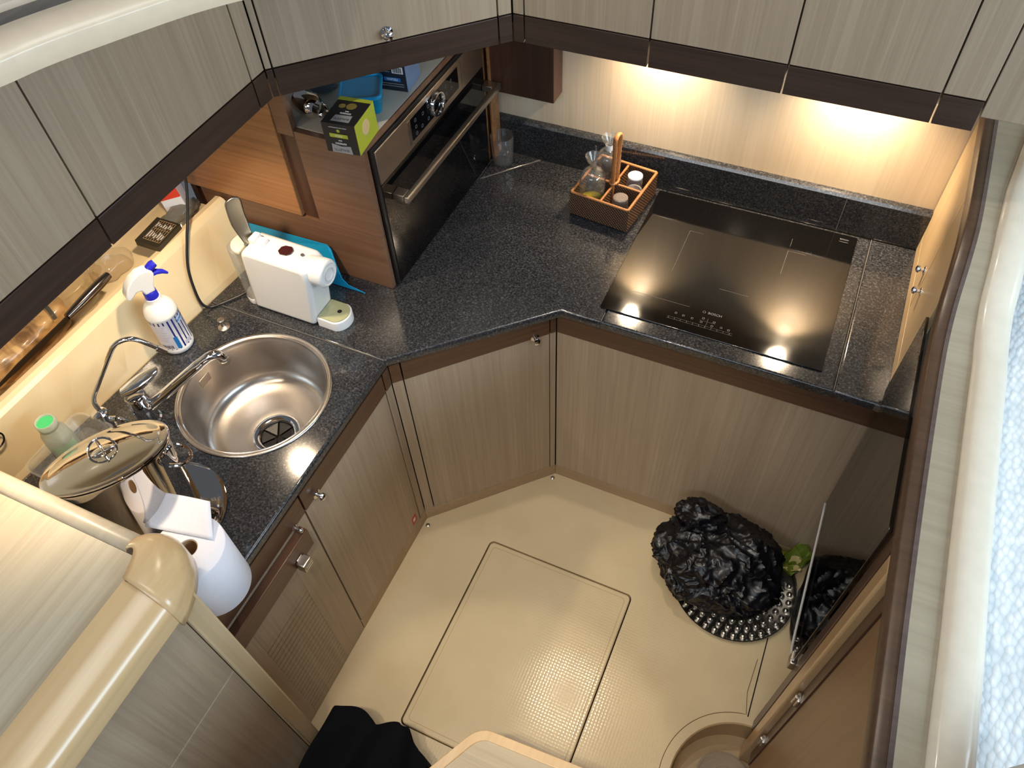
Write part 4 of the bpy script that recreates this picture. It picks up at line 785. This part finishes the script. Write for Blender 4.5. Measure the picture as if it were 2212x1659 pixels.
B().lathe([(.0225, .128), (.023, .130), (.023, .145), (.021, .148), (.0195, .147), (.018, .142), (0, .142)], (-1.44, .474, .9245), 32).build('cap_ring', thinglass('cap_clear', (.9, .95, .9, 1), 1.45, .1, .5, rgb(214, 226, 214)), t)
B().lathe([(.0185, .1435), (.014, .1445), (.004, .1425), (0, .1425)], (-1.44, .474, .9245), 28).build('cap_disc', plain('mint_green', rgb(74, 196, 122), .35), t)
B().lathe([(.0322, .045), (.0326, .06), (.0322, .08)], (-1.44, .474, .9245), 20, a0=math.radians(-70), a1=math.radians(30)).build('label', plain('soap_label', rgb(168, 200, 172), .5), t)
t = thing('plastic_punnet', 'clear plastic punnet under the dish soap bottle', 'container', (-1.44, .47, .921))
bb = B(); q0 = rrect(-1.487, -1.385, .40, .555, .02); q1 = rrect(-1.497, -1.375, .39, .565, .025)
n = len(q0); b0v = [bb.bm.verts.new((x, y, .9215)) for x, y in q0]; b1v = [bb.bm.verts.new((x, y, .962)) for x, y in q1]; b2v = [bb.bm.verts.new((x + (.005 if x > -1.436 else -.005), y + (.005 if y > .4775 else -.005), .962)) for x, y in q1]
bb.bm.faces.new(b0v)
for i in range(n):
    bb.bm.faces.new((b0v[i], b0v[(i+1) % n], b1v[(i+1) % n], b1v[i])); bb.bm.faces.new((b1v[i], b1v[(i+1) % n], b2v[(i+1) % n], b2v[i]))
bb.build('tub', CLEARPL, t, smooth=50, solid=.0008)
t = thing('wall_hook', 'dark wire hook on the cream wall at the left edge of the frame', 'hook', (-1.515, .40, 1.06))
B().tube([(-1.512 + .0*i, .392 + .020*math.sin(2*PI*i/24), 1.062 + .020*math.cos(2*PI*i/24)) for i in range(20)], .0022, 8).build('wire', plain('hook_metal', rgb(70, 56, 60), .25, metal=1.0), t)
B().lathe([(.009, 0), (.008, .003), (0, .004)], seg=14, M=frame((-1.527, .392, 1.083), (0, 1, 0), (0, 0, 1))).build('plate', STEEL, t)
# ================================================================== LEDGE ITEMS
t = thing('coffee_sleeve', 'flat black carton with a printed white grid lying on the cream ledge', 'box', (-1.575, 1.05, 1.103))
KM = Matrix.Translation((-1.606, 1.001, 1.1035)) @ Matrix.Rotation(.06, 4, 'Z') @ Matrix.Rotation(math.radians(4), 4, 'Y')
B().box(0, .074, 0, .098, 0, .019, .001, M=KM).build('carton', plain('carton_olive_black', rgb(44, 38, 26), .35), t)
gl_ = plain('gold_print', rgb(196, 160, 110), .5)
for i in range(8): B().box(.016+i*.0072, .0166+i*.0072, .014, .090, .019, .0194, M=KM).build('grid_line', gl_, t)
for y in (.014, .058, .0895): B().box(.016, .067, y, y+.0007, .019, .0194, M=KM).build('grid_line', gl_, t)
for i in range(7):
    B().box(.0185+i*.0072, .0205+i*.0072, .022 + (i*37 % 5)*.002, .050 - (i*23 % 7)*.0018, .019, .0195, M=KM).build('print_line', PRINTW, t)
    B().box(.0185+i*.0072, .0205+i*.0072, .064 + (i*31 % 4)*.0015, .082 - (i*17 % 5)*.002, .019, .0195, M=KM).build('print_line', PRINTW, t)
t = thing('milk_carton', 'small red and white carton in the corner of the cream ledge', 'carton', (-1.64, 1.205, 1.053))
CK = Matrix.Translation((-1.645, 1.205, 1.0535)) @ Matrix.Rotation(math.radians(38), 4, 'Z') @ Matrix.Rotation(math.radians(-6), 4, 'Y')
B().box(-.028, .028, -.028, .028, 0, .062, .0008, M=CK).build('lower', WHITE_M, t); B().box(-.028, .028, -.028, .028, .0625, .115, .0008, M=CK).build('upper', plain('carton_red', rgb(232, 74, 52), .4), t)
B().box(.0285, .0292, -.026, .027, .0, .114, M=CK).build('side_panel', plain('carton_pale', rgb(226, 216, 216), .5), t)
t = thing('foil_pouch', 'crumpled grey plastic pouch on the cream ledge below the carton', 'pouch', (-1.62, 1.15, 1.055))
bb = B(); bb.ball((0, 0, 0), 1, 4)
for v in bb.bm.verts:
    d = v.co.normalized(); k = 1 + .25*noise.noise(d*2.5) + .12*noise.noise(d*6); v.co = Vector((-1.617 + d.x*.034*k, 1.17 + d.y*.072*k, max(1.053, 1.070 + d.z*.024*k)))
bb.build('film', plain('pouch_grey', rgb(112, 112, 104), .2, coat=.4, var=.1, vscale=30), t, smooth=50)
# knife
t = thing('chef_knife', 'large kitchen knife with steel handle lying along the cream ledge lip', 'knife', (-1.58, .70, 1.10))
h0, h1 = Vector((-1.580, .872, 1.120)), Vector((-1.580, .722, 1.114))
B().tube([h0.lerp(h1, i/8) for i in range(9)], [.012, .0145, .0155, .0155, .0152, .0146, .0136, .012, .0105], 14, flat=.85).build('handle', plain('knife_steel', rgb(120, 108, 100), .18, metal=1.0), t, smooth=50)
B().prism([(.722, 1.119), (.722, 1.104), (.70, 1.103), (.56, 1.102), (.45, 1.104), (.47, 1.109), (.56, 1.117)], -1.579, -1.577, M=Matrix(((0, 0, 1, 0), (1, 0, 0, 0), (0, 1, 0, 0), (0, 0, 0, 1)))).build('blade', plain('blade_steel', rgb(86, 80, 78), .16, metal=1.0), t)
# bread
t = thing('bread_bag', 'brown loaf in a clear bag with a dark tie behind the knife', 'bread', (-1.66, .62, 1.054))
bread, nt, b = newmat('crust'); N = nt.nodes; L = nt.links
tc = N.new('ShaderNodeTexCoord'); nz = N.new('ShaderNodeTexNoise'); nz.inputs['Scale'].default_value = 14; nz.inputs['Detail'].default_value = 5; nz.inputs['Distortion'].default_value = 1.2; L.new(tc.outputs['Object'], nz.inputs['Vector'])
cr = N.new('ShaderNodeValToRGB'); cr.color_ramp.elements[0].position = .36; cr.color_ramp.elements[0].color = rgb(112, 78, 44); cr.color_ramp.elements[1].position = .58; cr.color_ramp.elements[1].color = rgb(206, 164, 108); L.new(nz.outputs['Fac'], cr.inputs[0]); L.new(cr.outputs[0], b.inputs['Base Color']); b.inputs['Roughness'].default_value = .35; b.inputs['Coat Weight'].default_value = .3
def lump(cx, cy, cz, rx, ry, rz, amp, seed, sub=5, zmin=1.053):
    bb = B(); bb.ball((0, 0, 0), 1, sub); o = Vector((seed, seed*1.7, 3))
    for v in bb.bm.verts:
        d = v.co.normalized(); e = Vector((d.x*rx, d.y*ry, d.z*rz)); k = 1 + amp*noise.noise(e*18 + o) + amp*.5*noise.noise(e*45 + o)
        s = (abs(d.x)**3 + abs(d.y)**3 + abs(d.z)**3)**(-1/3)
        v.co = Vector((cx + e.x*k*s*.9, cy + e.y*k*s, max(zmin, cz + e.z*k*s)))
    return bb
lump(-1.655, .63, 1.084, .058, .135, .048, .12, 2).build('loaf', bread, t, smooth=60)
lump(-1.657, .43, 1.072, .05, .085, .036, .14, 5).build('loaf', bread, t, smooth=60)
lump(-1.655, .66, 1.082, .062, .235, .050, .16, 9).build('bag_film', thinglass('bag_film', (.95, .92, .86, 1), 1.45, .12, .05, rgb(220, 190, 150)), t, smooth=60)
B().tube(smoothpath([(-1.70, .715, 1.13), (-1.66, .72, 1.139), (-1.625, .715, 1.135), (-1.600, .705, 1.116)], 5), .0065, 8, flat=.3).build('tie', plain('dark_strap', rgb(70, 66, 52), .6), t)
t = thing('clear_wrap', 'crumpled clear plastic wrap on the cream ledge beyond the knife handle', 'wrap', (-1.64, .93, 1.054))
lump(-1.648, .925, 1.075, .045, .055, .03, .3, 13, 4).build('film', thinglass('wrap_film', (.95, .93, .9, 1), 1.4, .12, .08, rgb(220, 200, 170)), t, smooth=40)
# ================================================================== FLOOR THINGS
TC = (.1445, 1.236); TR = .2026
t = thing('studded_tray', 'round silver tray with rows of raised studs on the floor under the bin bag', 'tray', (TC[0], TC[1], .0))
PEW = plain('pewter', rgb(204, 200, 192), .25, metal=1.0, var=.05)
B().lathe([(0, .004), (.14, .004), (.185, .007), (.196, .013), (.2005, .018), (TR, .018), (.203, .016), (.198, .010), (.187, .003), (.14, .001), (0, .001)], (TC[0], TC[1], 0), 72).build('dish', PEW, t, smooth=60)
sm = B().lathe([(.0105, 0), (.0100, .005), (.0074, .0092), (.004, .011), (0, .0115)], (0, 0, 0), 12); me = bpy.data.meshes.new('stud'); sm.bm.to_mesh(me); sm.bm.free(); me.materials.append(PEW)
for p in me.polygons: p.use_smooth = True
for r, n in ((.180, 38), (.155, 33), (.130, 28)):
    for i in range(n):
        a = 2*PI*(i + (.5 if r < .17 and r > .15 else 0))/n
        if not (-2.9 < math.atan2(math.sin(a), math.cos(a)) < .35): continue
        o = bpy.data.objects.new('stud', me); COL.objects.link(o); o.parent = t; o.location = (r*math.cos(a), r*math.sin(a), .0042 if r < .15 else .0058)
t = thing('bin_bag', 'crumpled black plastic bin bag sitting on the studded tray', 'bin bag', (.06, 1.24, .02))
bb = B(); bb.ball((0, 0, 0), 1, 6)
for v in bb.bm.verts:
    d = v.co.normalized(); az = math.atan2(d.y, d.x)
    p = Vector((d.x*.208, d.y*.160, d.z*.12))
    k = 1 + .16*noise.noise(d*1.5 + Vector((4, 1, 2)))
    w = d + .25*Vector((noise.noise(d*2), noise.noise(d*2+Vector((5, 5, 5))), noise.noise(d*2+Vector((9, 1, 4)))))
    k += .10*(1-abs(noise.noise(w*2.1 + Vector((3, 8, 1)))))**4 + .05*(1-abs(noise.noise(w*4.6 + Vector((1, 2, 7)))))**5 + .025*(1-abs(noise.noise(w*9 + Vector((1, 5, 7)))))**5 - .10
    q = p*k
    v.co = Vector((.080 + q.x + .02*q.z, 1.226 + q.y + .22*q.z, max(.020, .125 + q.z)))
BAG, nt, b = newmat('bin_bag_film'); N = nt.nodes; L = nt.links
b.inputs['Base Color'].default_value = rgb(10, 11, 17); b.inputs['Roughness'].default_value = .3; b.inputs['Specular IOR Level'].default_value = .45
tc = N.new('ShaderNodeTexCoord'); nz = N.new('ShaderNodeTexNoise'); nz.inputs['Scale'].default_value = 18; nz.inputs['Detail'].default_value = 3; nz.inputs['Distortion'].default_value = 1.6
try: nz.noise_type = 'RIDGED_MULTIFRACTAL'
except Exception: pass
L.new(tc.outputs['Object'], nz.inputs['Vector']); bp = N.new('ShaderNodeBump'); bp.inputs['Strength'].default_value = .7; bp.inputs['Distance'].default_value = .012; L.new(nz.outputs['Fac'], bp.inputs['Height']); L.new(bp.outputs[0], b.inputs['Normal'])
bb.build('film', BAG, t, smooth=40)
# bunched neck of the bag
bb = B(); bb.ball((0, 0, 0), 1, 5)
for v in bb.bm.verts:
    d = v.co.normalized(); k = .8 + .22*(1-abs(noise.noise(d*1.8 + Vector((9, 2, 3)))))**3 + .06*(1-abs(noise.noise(d*3.6)))**4
    v.co = Vector((-.02 + d.x*.085*k, 1.315 + d.y*.055*k, max(.02, .215 + d.z*.055*k)))
bb.build('bunched_neck', BAG, t, smooth=40)
t = thing('dark_sack', 'second dark sack in the shade behind the smoked screen', 'sack', (.36, 1.20, .0))
lump(.405, 1.22, .10, .075, .15, .12, .12, 21, 5, .001).build('film', BAG, t, smooth=25)
t = thing('lettuce_leaves', 'wilted green and white lettuce leaves between the bin bag and the screen', 'vegetable', (.27, 1.37, .0))
for i, (x, y, rz, s, c) in enumerate(((.262, 1.352, .4, .045, (120, 128, 40)), (.285, 1.335, 1.5, .042, (190, 176, 120)), (.305, 1.35, 2.5, .05, (92, 110, 34)))):
    bb = B(); bb.grid(lambda u, v: (x + s*((u-.5)*1.3*math.cos(rz) - (v-.5)*1.9*math.sin(rz)), y + s*((u-.5)*1.3*math.sin(rz) + (v-.5)*1.9*math.cos(rz)), .075 + .6*s*noise.noise(Vector((u*4+i*3, v*4, 2))) + s*.7*abs(u-.5) + .02*i - .05*v), 10, 12); bb.build('leaf', plain('leaf_green', rgb(*c), .45, var=.12, vscale=60), t, smooth=50, solid=.0015)
# black towel
t = thing('black_towel', 'black towel heaped beside the step at the bottom of the frame', 'towel', (-.70, .20, .0))
yb = [(-.93, .322), (-.84, .330), (-.75, .340), (-.67, .354), (-.61, .370), (-.575, .362), (-.545, .326), (-.51, .314), (-.49, .30)]
def yback(x):
    for (x0, y0), (x1, y1) in zip(yb[:-1], yb[1:]):
        if x0 <= x <= x1: return y0 + (y1-y0)*(x-x0)/(x1-x0)
    return yb[-1][1]
def tow(u, v):
    x = -.795 + .305*u; y1 = yback(x); w = v
    if w < .25: y = y1 + .012*math.sin(9*u); z = .012 + (.19)*w/.25
    else: y = y1 - (w-.25)/.75*.36; z = .202
    z += (.022*math.sin(u*11 + 3*w) + .02*noise.noise(Vector((u*5, w*5, 1)))) * min(1, w*4)
    x += .012*noise.noise(Vector((u*4, w*4, 8))); y += .012*noise.noise(Vector((u*6, w*4, 15)))
    return (x, y, z)
bb = B(); bb.grid(tow, 60, 50); bb.build('cloth', plain('black_terry', rgb(17, 18, 22), .95, spec=.1, var=.1, vscale=120, bump=.6, bscale=500), t, smooth=60, solid=.006)
# clear lid in the floor well
t = thing('plastic_dish', 'clear round plastic dish lying upside down in the floor well', 'dish', (.30, .70, -.139))
B().lathe([(.085, 0), (.086, .004), (.08, .006), (.078, .02), (.06, .026), (.04, .024), (.036, .03), (0, .03)], (.285, .672, -.139), 40).build('dome', thinglass('lid_plastic', (.9, .9, .9, 1), 1.5, .05, .3, rgb(200, 190, 176)), t, smooth=40)
# ================================================================== LAMPS
def spot(name, loc, target, power, color, size, blend, radius=.02):
    l = bpy.data.lights.new(name, 'SPOT'); l.energy = power; l.color = color; l.spot_size = math.radians(size); l.spot_blend = blend; l.shadow_soft_size = radius
    o = bpy.data.objects.new(name, l); COL.objects.link(o); o.location = loc
    o.rotation_euler = (Vector(target) - Vector(loc)).to_track_quat('-Z', 'Y').to_euler(); return o
WARM = (1.0, .77, .52)
LENSM = plain('lamp_lens', (1, .9, .75, 1), .4, emit=(1, .86, .66, 1), estr=60, var=0)
def puck(label, x, y, z, power, size=120, blend=.6):
    t = thing('cabinet_light', label, 'light', (x, y, z), 0, 'under-cabinet lights')
    B().lathe([(.026, 0), (.034, .001), (.035, .006), (.033, .016), (0, .016)], (x, y, z), 28).build('housing', CHROME, t)
    B().lathe([(0, -.0015), (.02, -.001), (.0255, .0005), (.0255, .003)], (x, y, z), 24).build('lens', LENSM, t)
    spot('cabinet_light_beam', (x, y, z-.006), (x, y, z-1), power, WARM, size, blend, .022)
puck('small round lamp under the overhead cabinets above the left side of the cooktop', -.482, 1.926, 1.486, 20.0, 118, 1.0)
puck('small round lamp under the overhead cabinets above the right side of the cooktop', .048, 1.926, 1.486, 32.0, 118, 1.0)
puck('small round lamp under the sink-side overhead cabinet', -1.27, .94, 1.535, 11.0)
puck('small round lamp under the leftmost overhead cabinet', -1.27, .42, 1.535, 9.0)

def downlight(label, x, y, z, target, power, size, blend, color=(1.0, .86, .66), radius=.03):  # builds the corner lamp and two added fill spots
    t = thing('downlight_or_fill', label, 'light', (x, y, z), 0, 'ceiling downlights')
    B().lathe([(.034, 0), (.046, .001), (.047, .004), (.04, .03), (0, .03)], (x, y, z), 28).build('housing', CHROME, t)
    B().lathe([(0, .002), (.033, .002), (.034, .004)], (x, y, z), 24).build('lens', LENSM, t)
    spot('downlight_or_fill_beam', (x, y, z-.006), target, power, color, size, blend, radius)
downlight('added unseen spot lighting the front of the galley floor', -.40, -.25, 2.95, (-.34, .34, 0), 46, 22, .25)  # added spot; narrow cone mimics a person's shadow edge on the floor
downlight('ceiling downlight above the corner of the galley', -.50, 1.49, 2.95, (-.25, .95, 0), 26, 66, .5)
downlight('added unseen fill spot at the edge of the opening', -.15, -.15, 2.95, (-.45, 1.15, .2), 62, 36, .6)  # added fill brightening the lower cabinet fronts and the floor
